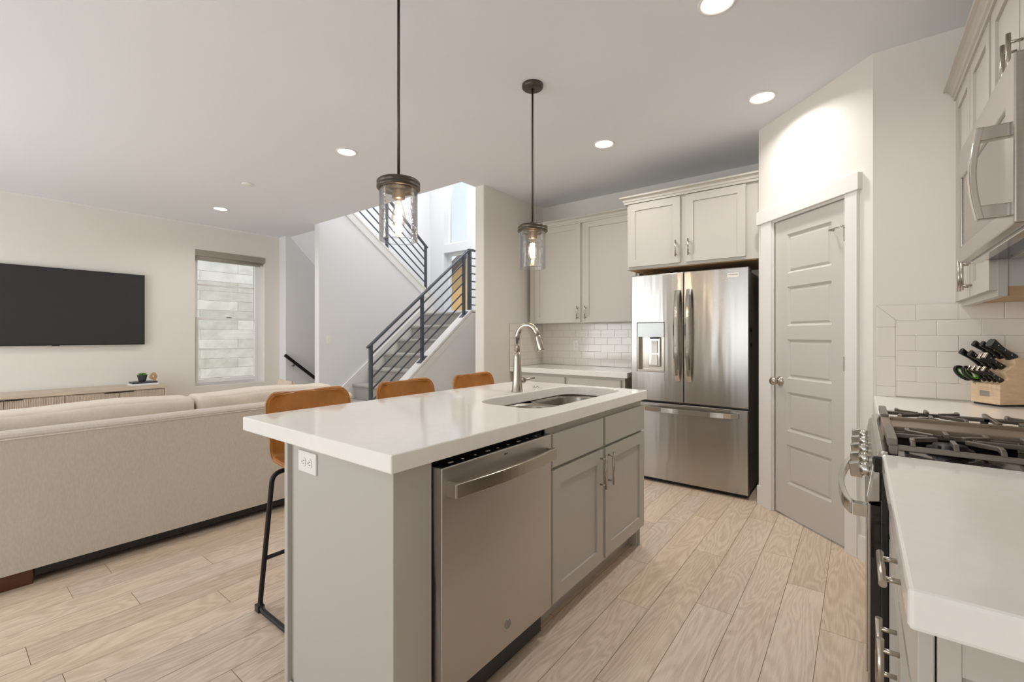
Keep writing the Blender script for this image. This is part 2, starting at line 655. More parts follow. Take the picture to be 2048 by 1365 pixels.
def fillet(pts, r, n=6):
    pts = [Vector(p) for p in pts]
    out = [pts[0]]
    for i in range(1, len(pts) - 1):
        a, b = (pts[i - 1] - pts[i]), (pts[i + 1] - pts[i])
        k = min(r, a.length * 0.45, b.length * 0.45)
        p0, p1 = pts[i] + a.normalized() * k, pts[i] + b.normalized() * k
        for j in range(n + 1):
            t = j / n
            out.append(p0 * (1 - t) ** 2 + pts[i] * 2 * t * (1 - t) + p1 * t * t)
    out.append(pts[-1])
    return out


# local cabinet frame: X along the width, Y into the cabinet, Z up
def shaker(M, x0, x1, z0, z1, t=0.02, rail=0.06, rec=0.009):
    mb = MB(M)
    mb.box(x0, x0 + rail, 0, t, z0, z1).box(x1 - rail, x1, 0, t, z0, z1)
    mb.box(x0 + rail, x1 - rail, 0, t, z0, z0 + rail).box(x0 + rail, x1 - rail, 0, t, z1 - rail, z1)
    mb.box(x0 + rail - 0.001, x1 - rail + 0.001, rec, t - 0.002, z0 + rail - 0.001, z1 - rail + 0.001)
    return mb


def slab(M, x0, x1, z0, z1, t=0.02):
    return MB(M).box(x0, x1, 0, t, z0, z1)


def pull(M, x, z, length=0.135, vertical=True, off=0.03, r=0.006, span=0.096):
    mb = MB(M)
    h, s = length / 2, span / 2
    if vertical:
        mb.tube([(x, -off, z - h), (x, -off, z + h)], r, 12)
        for k in (-s, s):
            mb.tube([(x, -off, z + k), (x, 0, z + k)], r * 0.75, 10)
    else:
        mb.tube([(x - h, -off, z), (x + h, -off, z)], r, 12)
        for k in (-s, s):
            mb.tube([(x + k, -off, z), (x + k, 0, z)], r * 0.75, 10)
    return mb


# ================================================================== SETTING
C = 2.785
XT = -7.2          # TV wall
XS = -5.84         # right face of the wall between the flights
XR = -7.0          # far wall of the stairwell
YO = 3.245         # near edge of the stair opening
YB = 4.51          # kitchen back wall
YW = 6.3           # window wall of the stair landing
XK = 0.70          # range wall
YK = 3.155         # short wall behind the range counter
YN = -2.6          # wall behind the camera

# floor: planks of one mesh, seams as real gaps
w, L = 0.157, 1.25
known = {-1: 2.655, -2: 2.959, -3: 2.195, -4: 2.736, -5: 2.004, -6: 2.40, -7: 1.70, -16: 0.235, -17: 0.60, -15: 0.863, -14: 0.30, -20: 0.586, -21: 0.98, -22: 0.46}
me = bpy.data.meshes.new('floor')
bm = bmesh.new()
lay = bm.loops.layers.float_color.new('plank')
g = 0.0009
rng = random.Random(3)
i0, i1 = int((XT + 0.134) / w) - 1, int((XK + 0.134) / w) + 1
for i in range(i0, i1):
    x0, x1 = -0.134 + i * w, -0.134 + (i + 1) * w
    x0, x1 = max(x0, XT), min(x1, XK)
    if x1 - x0 < 0.01:
        continue
    off = known.get(i, rng.random() * L) % L
    y = YN - L + (off - YN) % L
    while y < YW:
        y0, y1 = max(y, YN), min(y + L, YW)
        if y1 - y0 > 0.01:
            c = (rng.random(), rng.random(), rng.random(), 1)
            f = bm.faces.new([bm.verts.new(p) for p in ((x0 + g, y0 + g, 0), (x1 - g, y0 + g, 0), (x1 - g, y1 - g, 0), (x0 + g, y1 - g, 0))])
            for l in f.loops:
                l[lay] = c
        y += L
f = bm.faces.new([bm.verts.new(p) for p in ((XT, YN, -0.003), (XK, YN, -0.003), (XK, YW, -0.003), (XT, YW, -0.003))])
f.material_index = 1
bm.to_mesh(me)
bm.free()
fl = bpy.data.objects.new('floor', me)
me.materials.append(floor_mat())
me.materials.append(mat('plank_seam', sr(150, 128, 104), 0.8, var=0.1))
COL.objects.link(fl)
tag(fl, 'pale oak plank floor running towards the refrigerator', 'floor', kind='structure')


def struct(name, mb, m, label=None, parent=None, **k):
    o = build(name, mb, m, parent, **k)
    if parent is None:
        tag(o, label, kind='structure')
    return o


# ceiling with the stair opening, 0.3 thick
mb = MB()
mb.prism([(XT, YN), (XK, YN), (XK, 4.6), (-3.14, 4.6), (-3.14, YO), (XS - 0.05, YO), (XS - 0.05, 3.43), (XT, 3.43)], C, C + 0.3, 'z')
struct('ceiling', mb, CEIL, 'flat off-white ceiling over kitchen and living room')
mb = MB().prism([(3.425, C + 0.004), (4.9, 1.32), (5.1, 1.32), (5.1, 1.5), (3.7, C + 0.1), (3.425, C + 0.2)], XR, XS - 0.1, 'x')
struct('ceiling_stair_soffit', mb, CEIL, 'sloping underside of the upper stair flight')
struct('ceiling_stairwell', MB().box(XR - 0.1, -3.0, YO - 0.3, YW + 0.1, 5.4, 5.5), CEIL, 'high ceiling over the stairwell')

# walls
win = rect(2.226, 0.555, 3.13, 2.434)
mb = MB().prism(rect(YN, 0, 3.35, C), XT - 0.16, XT, 'x', [win])
struct('wall_left', mb, WALL, 'long off-white wall with the television and window', bevel=0.006)
mb = MB().box(XR - 0.36, XR, 3.35, YW, -0.2, 5.4)
struct('wall_stairwell_left', mb, STAIRWALL, 'off-white wall with the sloping handrail beside the basement stairs', bevel=0.012)
cap = lambda y: 2.042 - 0.719 * (y - 5.172)
mb = MB().prism([(YO, 0), (5.30, 0), (5.30, 1.905), (5.26, cap(5.26) - 0.03), (YO, cap(YO))], XS - 0.11, XS, 'x')
struct('wall_between_flights', mb, STAIRWALL, 'white wall between the two stair flights, with the light switch', bevel=0.01)
swin_lo, swin_hi = rect(-6.59, 1.70, -5.96, 2.905), rect(-6.59, 3.07, -5.96, 5.2)
mb = MB().prism(rect(XR, 0, -3.02, 5.4), YW, YW + 0.18, 'y', [swin_lo, swin_hi])
struct('wall_stair_window', mb, STAIRWALL, 'white stair wall with the tall narrow windows')
struct('wall_kitchen_left', MB().box(-3.14, -3.02, 3.44, YW, 0, 5.4), WALL, 'beige end wall left of the kitchen cabinets', bevel=0.012)
struct('wall_stairwell_near', MB().box(XR, -3.02, YO - 0.12, YO - 0.005, C + 0.3, 5.4), STAIRWALL, 'upper floor wall above the stair opening')
struct('wall_stairwell_right', MB().box(-3.14, -3.02, YO - 0.005, 3.44, C + 0.3, 5.4), STAIRWALL, 'upper wall right of the stair opening')
struct('wall_kitchen_back', MB().box(-3.02, -0.5, YB, YB + 0.12, 0, C), WALL, 'beige kitchen wall behind the refrigerator')
struct('wall_pantry_side', MB().box(-0.597, -0.48, 3.80, YB, 0, C), WALL, 'short pantry wall beside the refrigerator')
DG = frame((-0.597, 3.79, 0), -45)          # diagonal pantry wall: local x along the wall, y into it
mb = MB(DG).prism([(0, 0), (0.163, 0), (0.163, 2.062), (0.757, 2.062), (0.757, 0), (0.925, 0), (0.925, C), (0, C)], 0, 0.11, 'y')
struct('wall_pantry', mb, WALL, 'diagonal cream wall around the pantry door')
struct('wall_kitchen_right', MB().box(0.0565, XK + 0.1, 3.1365, YK + 0.12, 0, C), WALL, 'beige wall behind the knife block')
struct('wall_range', MB().box(XK, XK + 0.12, YN, YK, 0, C), WALL, 'wall behind the range and microwave')
mb = MB().prism(rect(XT, 0, XK, C), YN - 0.12, YN, 'y', [rect(-6.2, 0.3, -3.6, 2.4), rect(-2.4, 0.3, -0.2, 2.4)])
struct('wall_near', mb, WALL, 'wall behind the viewer with two big windows')

# trims
bb = MB()
bb.box(XT, XT + 0.014, YN, 3.35, 0, 0.13)
struct('baseboard_left', bb, TRIM, 'white baseboard under the television wall')
mb = MB(DG).box(0, 0.052, -0.014, 0, 0, 0.135).box(0.84, 0.925, -0.014, 0, 0, 0.135)
struct('baseboard_pantry', mb, TRIM, 'white baseboard beside the pantry door')
mb = MB(DG)
mb.box(0.05, 0.155, -0.02, 0, 0, 2.068).box(0.765, 0.845, -0.02, 0, 0, 2.068)
mb.box(0.012, 0.862, -0.03, 0, 2.068, 2.165)
mb.box(0.148, 0.163, -0.004, 0.07, 0, 2.068).box(0.757, 0.768, -0.004, 0.07, 0, 2.068).box(0.15, 0.765, -0.004, 0.07, 2.055, 2.07)
struct('trim_pantry_door', mb, TRIM, 'flat white casing around the pantry door', bevel=0.002)

# pantry door: five raised panels
def door_mb():
    mb = MB(DG)
    x0, x1, z0, z1 = 0.168, 0.752, 0.014, 2.05
    pw0, pw1 = 0.277, 0.645
    rows = [(1.945 - 0.36 * k - 0.268, 1.945 - 0.36 * k) for k in range(5)][::-1]
    holes = [rect(pw0, a, pw1, b) for a, b in rows]
    mb.prism(rect(x0, z0, x1, z1), 0.008, 0.043, 'y', holes)
    for a, b in rows:
        # sloping moulding down to the panel, then the raised field
        o, i1, i2 = (pw0, a, pw1, b), 0.016, 0.03
        def ring(d, y):
            return [(pw0 + d, y, a + d), (pw1 - d, y, a + d), (pw1 - d, y, b - d), (pw0 + d, y, b - d)]
        vs = ring(0, 0.008) + ring(i1, 0.022) + ring(i2, 0.013)
        fs = []
        for k in range(4):
            j = (k + 1) % 4
            fs += [(k, j, 4 + j, 4 + k), (4 + k, 4 + j, 8 + j, 8 + k)]
        fs.append((8, 9, 10, 11))
        mb.add(vs, fs)
    return mb


dr = struct('door_1', door_mb(), DOORP, 'grey-white five-panel pantry door, closed')
mb = MB(DG)
mb.lathe([(0.0, 0.0), (0.031, 0.0), (0.033, -0.004), (0.028, -0.010), (0.014, -0.013), (0.011, -0.030), (0.020, -0.038), (0.029, -0.048), (0.0295, -0.058), (0.022, -0.068), (0.0, -0.071)], (0.213, 0.008, 0.933), 'y', 28)
build('door_knob', mb, NICKEL, dr)
for z in (1.845, 1.085, 0.33):
    mb = MB(DG).box(0.738, 0.756, 0.0, 0.01, z - 0.042, z + 0.042)
    mb.tube([(0.756, 0.0, z - 0.045), (0.756, 0.0, z + 0.045)], 0.006, 10)
    build('hinge', mb, NICKEL, dr)
mb = MB(DG)
mb.tube([(0.75, -0.004, 1.893), (0.728, -0.018, 1.893), (0.70, -0.03, 1.885), (0.672, -0.028, 1.882)], 0.0045, 8)
mb.tube([(0.675, -0.034, 1.882), (0.675, -0.005, 1.882)], 0.007, 8)
build('door_stop', mb, NICKEL, dr)

# ------------------------------------------------------------------ window 1 (left wall), frame, sashes, panes
w1 = thing('window_1', 'white single-hung window beside the television', None, (XT, 2.68, 0.555), kind='structure')
xi = XT - 0.085
fr = MB().prism(rect(2.226, 0.555, 3.13, 2.434), XT - 0.15, xi, 'x', [rect(2.266, 0.60, 3.06, 2.40)])
fr.box(XT - 0.12, xi + 0.02, 3.02, 3.13, 0.555, 2.434)
build('window_frame', fr, VINYL, w1, bevel=0.003)
lo = MB().prism(rect(2.255, 0.59, 3.05, 1.51), xi - 0.02, xi + 0.025, 'x', [rect(2.285, 0.642, 3.015, 1.475)])
lo.box(xi - 0.008, xi + 0.006, 2.285, 3.015, 1.05, 1.075)
build('sash', lo, VINYL, w1, bevel=0.003)
up = MB().prism(rect(2.255, 1.48, 3.05, 2.42), xi - 0.06, xi - 0.02, 'x', [rect(2.285, 1.505, 3.02, 2.40)])
up.box(xi - 0.048, xi - 0.034, 2.285, 3.02, 1.955, 1.98)
build('sash', up, VINYL, w1, bevel=0.003)
build('pane', MB().box(xi - 0.003, xi + 0.001, 2.28, 3.02, 0.635, 1.48), PANE, w1)
build('pane', MB().box(xi - 0.043, xi - 0.039, 2.28, 3.025, 1.50, 2.405), PANE, w1)
build('sash_lock', MB().box(xi + 0.02, xi + 0.035, 2.63, 2.69, 1.508, 1.52), NICKEL, w1)

bl = thing('roller_blind', 'taupe roller blind rolled up under its valance at the window top', 'blind', (XT, 2.68, 2.434))
build('valance', MB().box(XT - 0.06, XT + 0.012, 2.222, 3.134, 2.352, 2.436), SHADE, bl, bevel=0.003)
build('roller', MB().tube([(XT - 0.04, 2.235, 2.345), (XT - 0.04, 3.10, 2.345)], 0.026, 20), SHADE, bl)
build('hem_bar', MB().box(XT - 0.055, XT - 0.028, 2.235, 3.085, 2.300, 2.336), SHADE, bl, bevel=0.004)

# stair windows
for k, (lab, hole) in enumerate((('lower narrow stair window on the landing', swin_lo), ('tall upper stair window showing blue sky', swin_hi))):
    a0, b0, a1, b1 = hole[0][0], hole[0][1], hole[2][0], hole[2][1]
    sw = thing('window_%d' % (k + 2), lab, None, ((a0 + a1) / 2, YW + 0.1, b0), kind='structure')
    build('window_frame', MB().prism(rect(a0, b0, a1, b1), YW + 0.12, YW + 0.17, 'y', [rect(a0 + 0.05, b0 + 0.05, a1 - 0.05, b1 - 0.05)]), VINYL, sw, bevel=0.003)
    build('pane', MB().box(a0 + 0.045, a1 - 0.045, YW + 0.14, YW + 0.144, b0 + 0.045, b1 - 0.045), PANE, sw)

# unseen windows behind the viewer, added to let daylight in
for k, (a0, a1) in enumerate(((-6.2, -3.6), (-2.4, -0.2))):
    sw = thing('window_%d' % (k + 4), ('left' if k == 0 else 'right') + ' big window behind the viewer', None, ((a0 + a1) / 2, YN - 0.06, 0.3), kind='structure')
    build('window_frame', MB().prism(rect(a0, 0.3, a1, 2.4), YN - 0.1, YN - 0.04, 'y', [rect(a0 + 0.06, 0.36, (a0 + a1) / 2 - 0.03, 2.34), rect((a0 + a1) / 2 + 0.03, 0.36, a1 - 0.06, 2.34)]), VINYL, sw)
    build('pane', MB().box(a0 + 0.05, a1 - 0.05, YN - 0.075, YN - 0.07, 0.35, 2.35), PANE, sw)

# ------------------------------------------------------------------ outside
o = build('wall_outside', MB().box(-9.2, -9.0, -3, 7, -0.4, 6), brick_mat())
tag(o, 'whitewashed masonry wall of the house next door, seen through the window', kind='structure')
o = build('ground', MB().box(-30, 12, -12, 40, -0.6, -0.4), GRASS)
tag(o, 'bare ground outside the house', kind='structure')
nh = thing('neighbour_house', 'tan stucco house with a gable roof beyond the stair window', 'house', (-12.2, 15, -0.4))
mb = MB().prism([(-16.0, -0.4), (-9.2, -0.4), (-9.2, 3.2), (-13.6, 5.2), (-16.0, 3.6)], 15, 19, 'y')
build('wall', mb, STUCCO, nh)
mb = MB().sweep([(-17, 14.6, 3.1), (-13.6, 14.6, 5.25), (-8.6, 14.6, 3.0)], [(-0.0, 0), (5, 0), (5, 0.12), (0, 0.12)], (0, 1, 0))
build('roof', mb, ROOFM, nh)
mb = MB().box(-13.2, -12.2, 14.97, 15.02, 1.2, 2.4)
build('house_window', mb, VINYL, nh)

# ================================================================== STAIRS
st = thing('staircase', 'carpeted stair flight rising behind the metal railing to a landing', 'staircase', ((XS - 4.65) / 2, 3.25, 0), kind='structure')
XC = -4.70         # left face of the curb wall
ry = lambda k: 3.781 + 0.2656 * (k - 3)
tz = lambda k: 0.343 + 0.2152 * (k - 2)
for k in range(1, 8):
    mb = MB()
    z1, zr = tz(k), tz(k - 1) if k > 1 else 0
    y0, y1 = ry(k), ry(k + 1) + 0.02
    # rounded nosing + riser + tread as one profile, extruded across the flight
    prof = [(y1, zr - 0.02), (y0, zr - 0.02), (y0, z1 - 0.05)]
    for j in range(7):
        a = R(-90 - 30 * j)
        prof.append((y0 - 0.012 + 0.025 * math.cos(a), z1 - 0.025 + 0.025 * math.sin(a)))
    prof.append((y1, z1))
    mb.prism(prof, XS + 0.022, XC, 'x')
    build('step', mb, CARPET, st)
lz = tz(8)
mb = MB().box(XR, -3.14, ry(8) + 0.006, YW, lz - 0.25, lz - 0.002)
prof = [(ry(8) + 0.02, lz - 0.22), (ry(8), lz - 0.22), (ry(8), lz - 0.05)]
for j in range(7):
    a = R(-90 - 30 * j)
    prof.append((ry(8) - 0.012 + 0.025 * math.cos(a), lz - 0.025 + 0.025 * math.sin(a)))
prof.append((ry(8) + 0.02, lz))
mb.prism(prof, XS + 0.022, XC, 'x')
build('landing', mb, CARPET, st)
sk = MB().prism([(3.25, 0), (3.25, 0.25), (5.1, 1.745), (5.3, 1.745), (5.3, 1.2), (3.9, 0)], XS, XS + 0.018, 'x')
struct('trim_stair_skirt', sk, TRIM, 'white sloping skirt board beside the carpeted steps')
# upper flight: steps rising towards the viewer behind the wall
uf = thing('staircase', 'upper carpeted stair flight rising from the landing behind the white wall', 'staircase', (-6.45, 5.1, lz), kind='structure')
for k in range(1, 7):
    ya = 5.12 - 0.28 * k
    mb = MB().box(XR, XS - 0.11, ya, ya + 0.28, max(lz + 0.2 * k - 0.09, 2.789 - 0.996 * (ya - 3.425) + 0.02), lz + 0.2 * k + 0.01)
    build('step', mb, CARPET, uf)
# stringer cap with trim board on the wall between the flights
capn = MB().prism([(3.3, cap(3.3)), (5.26, cap(5.26)), (5.32, 1.93), (5.32, 1.63), (5.30, 1.63), (5.30, 1.88), (5.24, cap(5.24) - 0.03), (3.3, cap(3.3) - 0.03)], XS - 0.13, XS + 0.02, 'x')
capn.prism([(3.3, cap(3.3) - 0.03), (5.24, cap(5.24) - 0.03), (5.30, 1.88), (5.30, 1.635), (5.19, 1.635), (5.19, 1.90), (5.15, cap(5.15) - 0.155), (3.3, cap(3.3) - 0.155)], XS, XS + 0.014, 'x')
struct('trim_stringer', capn, TRIM, 'white stringer cap and board along the upper flight')
# curb wall under the flight
cb = lambda y: 0.916 + 0.79 * (y - 4.03)
mb = MB().prism([(3.12, 0), (5.0, 0), (6.3, 0), (6.3, 1.60), (4.93, 1.60), (3.12, cb(3.12) - 0.02)], XC, -4.58, 'x')
struct('wall_under_stairs', mb, STAIRWALL, 'white wall under the stair flight')
mb = MB()
mb.prism([(3.10, cb(3.10) - 0.02), (4.915, cb(4.915) - 0.02), (4.94, 1.61), (6.3, 1.61), (6.3, 1.635), (4.92, 1.635), (3.10, cb(3.10) + 0.005)], XC - 0.015, -4.565, 'x')
mb.prism([(3.10, cb(3.10) - 0.02), (4.93, cb(4.93) - 0.04), (6.3, 1.61), (6.3, 1.52), (4.98, 1.52), (3.10, cb(3.10) - 0.13)], -4.58, -4.568, 'x')
struct('trim_stair_curb', mb, TRIM, 'white cap and board along the stair curb')


def sq(mb, a, b, s, side):
    """square bar between two points"""
    h = s / 2
    return mb.sweep([a, b], [(-h, -h), (h, -h), (h, h), (-h, h)], side)


XRAIL = -4.64
rz = lambda y: 1.13 + 0.817 * (y - 3.22)
rl = thing('stair_railing', 'blue-grey metal railing with five bars along the lower stair flight', 'railing', (XRAIL, 3.25, 0))
mb = MB().sweep([(XRAIL, 3.19, rz(3.19)), (XRAIL, 4.93, rz(4.93))], [(-0.024, -0.012), (0.024, -0.012), (0.024, 0.012), (-0.024, 0.012)], (1, 0, 0))
build('handrail', mb, RAILM, rl, bevel=0.002)
for (y, zb) in ((3.235, 0.20), (4.035, cb(4.035) + 0.005), (4.835, cb(4.835) + 0.005)):
    mb = MB().box(XRAIL - 0.019, XRAIL + 0.019, y - 0.019, y + 0.019, zb, rz(y) - 0.005)
    p = build('post', mb, RAILM, rl, bevel=0.002)
    if y > 3.5:
        mb = MB().sweep([(XRAIL, y - 0.06, cb(y - 0.06) + 0.012), (XRAIL, y + 0.06, cb(y + 0.06) + 0.012)], [(-0.045, -0.004), (0.045, -0.004), (0.045, 0.004), (-0.045, 0.004)], (1, 0, 0))
        build('base_plate', mb, RAILM, p)
for k in range(5):
    d = 0.125 + 0.142 * k
    mb = sq(MB(), (XRAIL, 3.24, rz(3.24) - d), (XRAIL, 4.84, rz(4.84) - d), 0.016, (1, 0, 0))
    build('bar', mb, RAILM, rl)
gd = thing('landing_railing', 'level blue-grey guard railing along the stair landing', 'railing', (XRAIL, 4.96, 1.635))
build('handrail', MB().box(XRAIL - 0.024, XRAIL + 0.024, 4.934, 6.28, 2.53, 2.555), RAILM, gd, bevel=0.002)
build('post', MB().box(XRAIL - 0.024, XRAIL + 0.024, 4.935, 4.983, 1.635, 2.53), RAILM, gd, bevel=0.002)
build('post', MB().box(XRAIL - 0.019, XRAIL + 0.019, 6.22, 6.258, 1.635, 2.53), RAILM, gd, bevel=0.002)
for k in range(7):
    build('bar', MB().box(XRAIL - 0.008, XRAIL + 0.008, 4.97, 6.23, 2.425 - 0.118 * k - 0.008, 2.425 - 0.118 * k + 0.008), RAILM, gd)
XU = XS - 0.05
uz = lambda y: 2.79 - 0.80 * (y - 5.2)
ur = thing('upper_stair_railing', 'blue-grey metal railing descending along the upper flight to the landing', 'railing', (XU, 5.2, 2.03))
build('handrail', MB().sweep([(XU, 3.3, uz(3.3)), (XU, 5.235, uz(5.235))], [(-0.024, -0.012), (0.024, -0.012), (0.024, 0.012), (-0.024, 0.012)], (1, 0, 0)), RAILM, ur, bevel=0.002)
for y in (5.2, 4.40, 3.6):
    build('post', MB().box(XU - 0.019, XU + 0.019, y - 0.019, y + 0.019, cap(y) - 0.012, uz(y) - 0.005), RAILM, ur, bevel=0.002)
for k in range(5):
    d = 0.125 + 0.14 * k
    f2 = lambda y: (uz(y) * (1 - k / 6 - 0.16) + cap(y) * (k / 6 + 0.16))
    build('bar', sq(MB(), (XU, 3.3, f2(3.3)), (XU, 5.2, f2(5.2)), 0.016, (1, 0, 0)), RAILM, ur)
hr = thing('wall_handrail', 'black handrail sloping down along the recessed wall to the basement', 'handrail', (-6.95, 3.29, 0.93))
build('rail', MB().sweep([(-6.93, 3.31, 0.955), (-6.93, 4.9, -0.33)], [(-0.02, -0.022), (0.02, -0.022), (0.02, 0.022), (-0.02, 0.022)], (1, 0, 0)), BLACKM, hr, bevel=0.003)
for y in (3.45, 4.6):
    z = 0.955 - (y - 3.31) * 0.808
    build('bracket', MB().tube([(-7.0, y, z - 0.06), (-6.93, y, z - 0.06), (-6.93, y, z - 0.02)], 0.007, 8), BLACKM, hr)

# ================================================================== wall plates
def outlet(M, name, label, vertical=True, rocker=False):
    o = thing(name, label, 'outlet' if not rocker else 'switch', M.translation)
    w2, h2 = (0.036, 0.058) if vertical else (0.058, 0.036)
    build('plate', MB(M).box(-w2, w2, -0.006, 0.0, -h2, h2), WHITEP, o, bevel=0.002)
    if rocker:
        build('rocker', MB(M).box(-0.016, 0.016, -0.010, -0.005, -0.033, 0.033), WHITEP, o, bevel=0.002)
        return o
    for k in (-1, 1):
        c = (0, k * 0.02) if vertical else (k * 0.02, 0)
        mb = MB(M)
        pts = [(c[0] + 0.0165 * math.cos(a), c[1] + max(-0.0135, min(0.0135, 0.0165 * math.sin(a)))) for a in [2 * math.pi * i / 24 for i in range(24)]]
        if not vertical:
            pts = [(c[0] + (q[1] - c[1]), c[1] + (q[0] - c[0])) for q in pts]
        mb.prism(pts, -0.0085, -0.005, 'y')
        s = build('socket', mb, WHITEP, o)
        mb = MB(M)
        if vertical:
            mb.box(c[0] - 0.0065, c[0] - 0.0045, -0.0092, -0.008, c[1] - 0.001, c[1] + 0.008).box(c[0] + 0.0045, c[0] + 0.0065, -0.0092, -0.008, c[1] - 0.001, c[1] + 0.006)
            mb.box(c[0] - 0.0025, c[0] + 0.0025, -0.0092, -0.008, c[1] - 0.009, c[1] - 0.005)
        else:
            mb.box(c[0] - 0.001, c[0] + 0.008, -0.0092, -0.008, c[1] + 0.0045, c[1] + 0.0065).box(c[0] - 0.001, c[0] + 0.006, -0.0092, -0.008, c[1] - 0.0065, c[1] - 0.0045)
            mb.box(c[0] - 0.009, c[0] - 0.005, -0.0092, -0.008, c[1] - 0.0025, c[1] + 0.0025)
        build('slot', mb, PLASTIC_IVORY, s)
    return o


outlet(frame((XS, 3.385, 1.195), 90), 'light_switch', 'white rocker light switch on the stair wall', rocker=True)
outlet(frame((-2.553, YB - 0.010, 1.14), 0), 'wall_outlet', 'white upright outlet on the tiled backsplash')
outlet(frame((-1.497, 0.795, 0.816), 0), 'island_outlet', 'white sideways outlet on the end panel of the island', vertical=False)

# ================================================================== tile backsplashes
def tiles(name, M, x0, x1, z0, z1, label, tw=0.158, th=0.0802, shift=0.0, border=False, top_down=False):
    """M: local x along the wall, y into the wall, z up; individual tiles in one mesh"""
    o = thing(name, label, 'backsplash', M @ Vector((x0, 0, z0)), kind='structure')
    build('grout', MB(M).box(x0, x1, -0.0078, 0.0, z0, z1), GROUT, o)
    mb = MB(M)
    g = 0.0009
    def tile(a0, a1, b0, b1):
        a0, a1, b0, b1 = max(a0, x0), min(a1, x1), max(b0, z0), min(b1, z1)
        if a1 - a0 > 0.006 and b1 - b0 > 0.006:
            mb.box(a0 + g, a1 - g, -0.009, -0.002, b0 + g, b1 - g)
    xs = x0
    if border:
        xs = x0 + th
        z = z1 - 0.115
        # mitred corner of the border: two tiles cut on the diagonal
        mb.prism([(x0 + g, z + g), (x0 + th - g, z + g), (x0 + th - g, z1 - th - g), (x0 + g, z1 - 2 * g)], -0.009, -0.002, 'y')
        mb.prism([(x0 + 2 * g, z1 - g), (x0 + th + g, z1 - th + g), (x0 + tw - g, z1 - th + g), (x0 + tw - g, z1 - g)], -0.009, -0.002, 'y')
        while z > z0:
            tile(x0, x0 + th, z - tw, z)
            z -= tw
    r = 0
    z = z1
    while z > z0 + 0.004:
        if border and r == 0:
            x = x0 + tw
        else:
            x = xs + shift - (tw / 2 if r % 2 else 0) - tw
        while x < x1:
            tile(max(x, xs), x + tw, max(z - th, z0), z)
            x += tw
        z -= th
        r += 1
    build('tiles', mb, TILE, o, bevel=0.0012)
    return o


tiles('tile_backsplash', frame((0, YB - 0.001, 0), 0), -3.015, -1.60, 0.915, 1.395, 'white subway tiles on the back wall between counter and upper cabinets', shift=0.06)
tiles('tile_backsplash', frame((-3.019, YB - 0.01, 0), 90), -0.64, 0.0, 0.915, 1.385, 'white subway tiles returning onto the beige end wall', shift=0.02)
tiles('tile_backsplash', frame((0, 3.136, 0), 0), 0.072, 0.70, 0.925, 1.412, 'white subway tiles with a mitred border behind the knife block', border=True, shift=0.079)

# ================================================================== back kitchen run
FB = lambda y: frame((0, y, 0), 0)             # faces -y
# base cabinet + counter
bc = thing('base_cabinet', 'greige base cabinet with two drawers left of the refrigerator', 'cabinet', (-2.3, 3.9, 0))
build('body', MB().box(-2.99, -1.70, 3.895, 4.50, 0.10, 0.862).box(-2.99, -1.70, 3.96, 4.50, 0, 0.10), CAB, bc)
for (a, b) in ((-2.862, -2.332), (-2.292, -1.735)):
    d = build('drawer', slab(FB(3.875), a, b, 0.70, 0.835), CAB, bc, bevel=0.002)
    build('handle', pull(FB(3.875), (a + b) / 2, 0.765, vertical=False), NICKEL, d)
    m0 = (a + b) / 2
    for (p, q) in ((a, m0 - 0.003), (m0 + 0.003, b)):
        d = build('door', shaker(FB(3.875), p, q, 0.13, 0.68), CAB, bc)
        build('handle', pull(FB(3.875), q - 0.03 if q < m0 + 0.001 else p + 0.03, 0.58), NICKEL, d)
o = build('countertop', MB().box(-3.015, -1.665, 3.86, 4.505, 0.862, 0.914), QUARTZ, bevel=0.004)
tag(o, 'white quartz countertop left of the refrigerator under the tiles', 'countertop')


def crown(mb, pts, side_in):
    """stepped crown moulding along a plan polyline; profile bulges to the path's right-hand normal"""
    prof = [(0.0, -0.009), (0.021, -0.009), (0.021, 0.008), (0.027, 0.012), (0.030, 0.028), (0.040, 0.038), (0.052, 0.042), (0.052, 0.056), (0.0, 0.056)]
    P = [Vector(p) for p in pts]
    n = len(P)
    vs, fs = [], []
    for i in range(n):
        a = (P[i] - P[i - 1]).normalized() if i else (P[1] - P[0]).normalized()
        b = (P[i + 1] - P[i]).normalized() if i < n - 1 else a
        na, nb = Vector((a.y, -a.x, 0)), Vector((b.y, -b.x, 0))
        nn = na + nb
        nn = nn / nn.dot(na) if nn.dot(na) > 1e-6 else na
        for (d, h) in prof:
            vs.append(P[i] + nn * d + Vector((0, 0, h)))
    m = len(prof)
    for i in range(n - 1):
        for k in range(m):
            fs.append((i * m + k, i * m + (k + 1) % m, (i + 1) * m + (k + 1) % m, (i + 1) * m + k))
    mb.add(vs, fs)
    mb.add(vs[:m], [tuple(range(m))[::-1]])
    mb.add(vs[-m:], [tuple(range(m))])
    return mb


uc = thing('upper_cabinet', 'tall greige two-door wall cabinet above the tiled backsplash', 'cabinet', (-2.3, 4.3, 1.38))
build('body', MB().box(-2.955, -1.672, 4.16, 4.505, 1.385, 2.445), CAB, uc, bevel=0.001)
for k, (a, b) in enumerate(((-2.876, -2.300), (-2.262, -1.70))):
    d = build('door', shaker(FB(4.14), a, b, 1.39, 2.425), CAB, uc)
    build('handle', pull(FB(4.14), b - 0.028 if k == 0 else a + 0.028, 1.49), NICKEL, d)
build('crown_moulding', crown(MB(), [(-2.955, 4.158, 2.435), (-1.724, 4.158, 2.435)], 1), CAB, uc)
oc = thing('over_fridge_cabinet', 'short deep greige two-door cabinet above the refrigerator', 'cabinet', (-1.13, 4.1, 1.84))
build('body', MB().box(-1.667, -0.605, 3.87, 4.505, 1.843, 2.455), CAB, oc, bevel=0.001)
build('underside', MB().box(-1.645, -0.625, 3.89, 4.50, 1.838, 1.8435), PLY, oc)
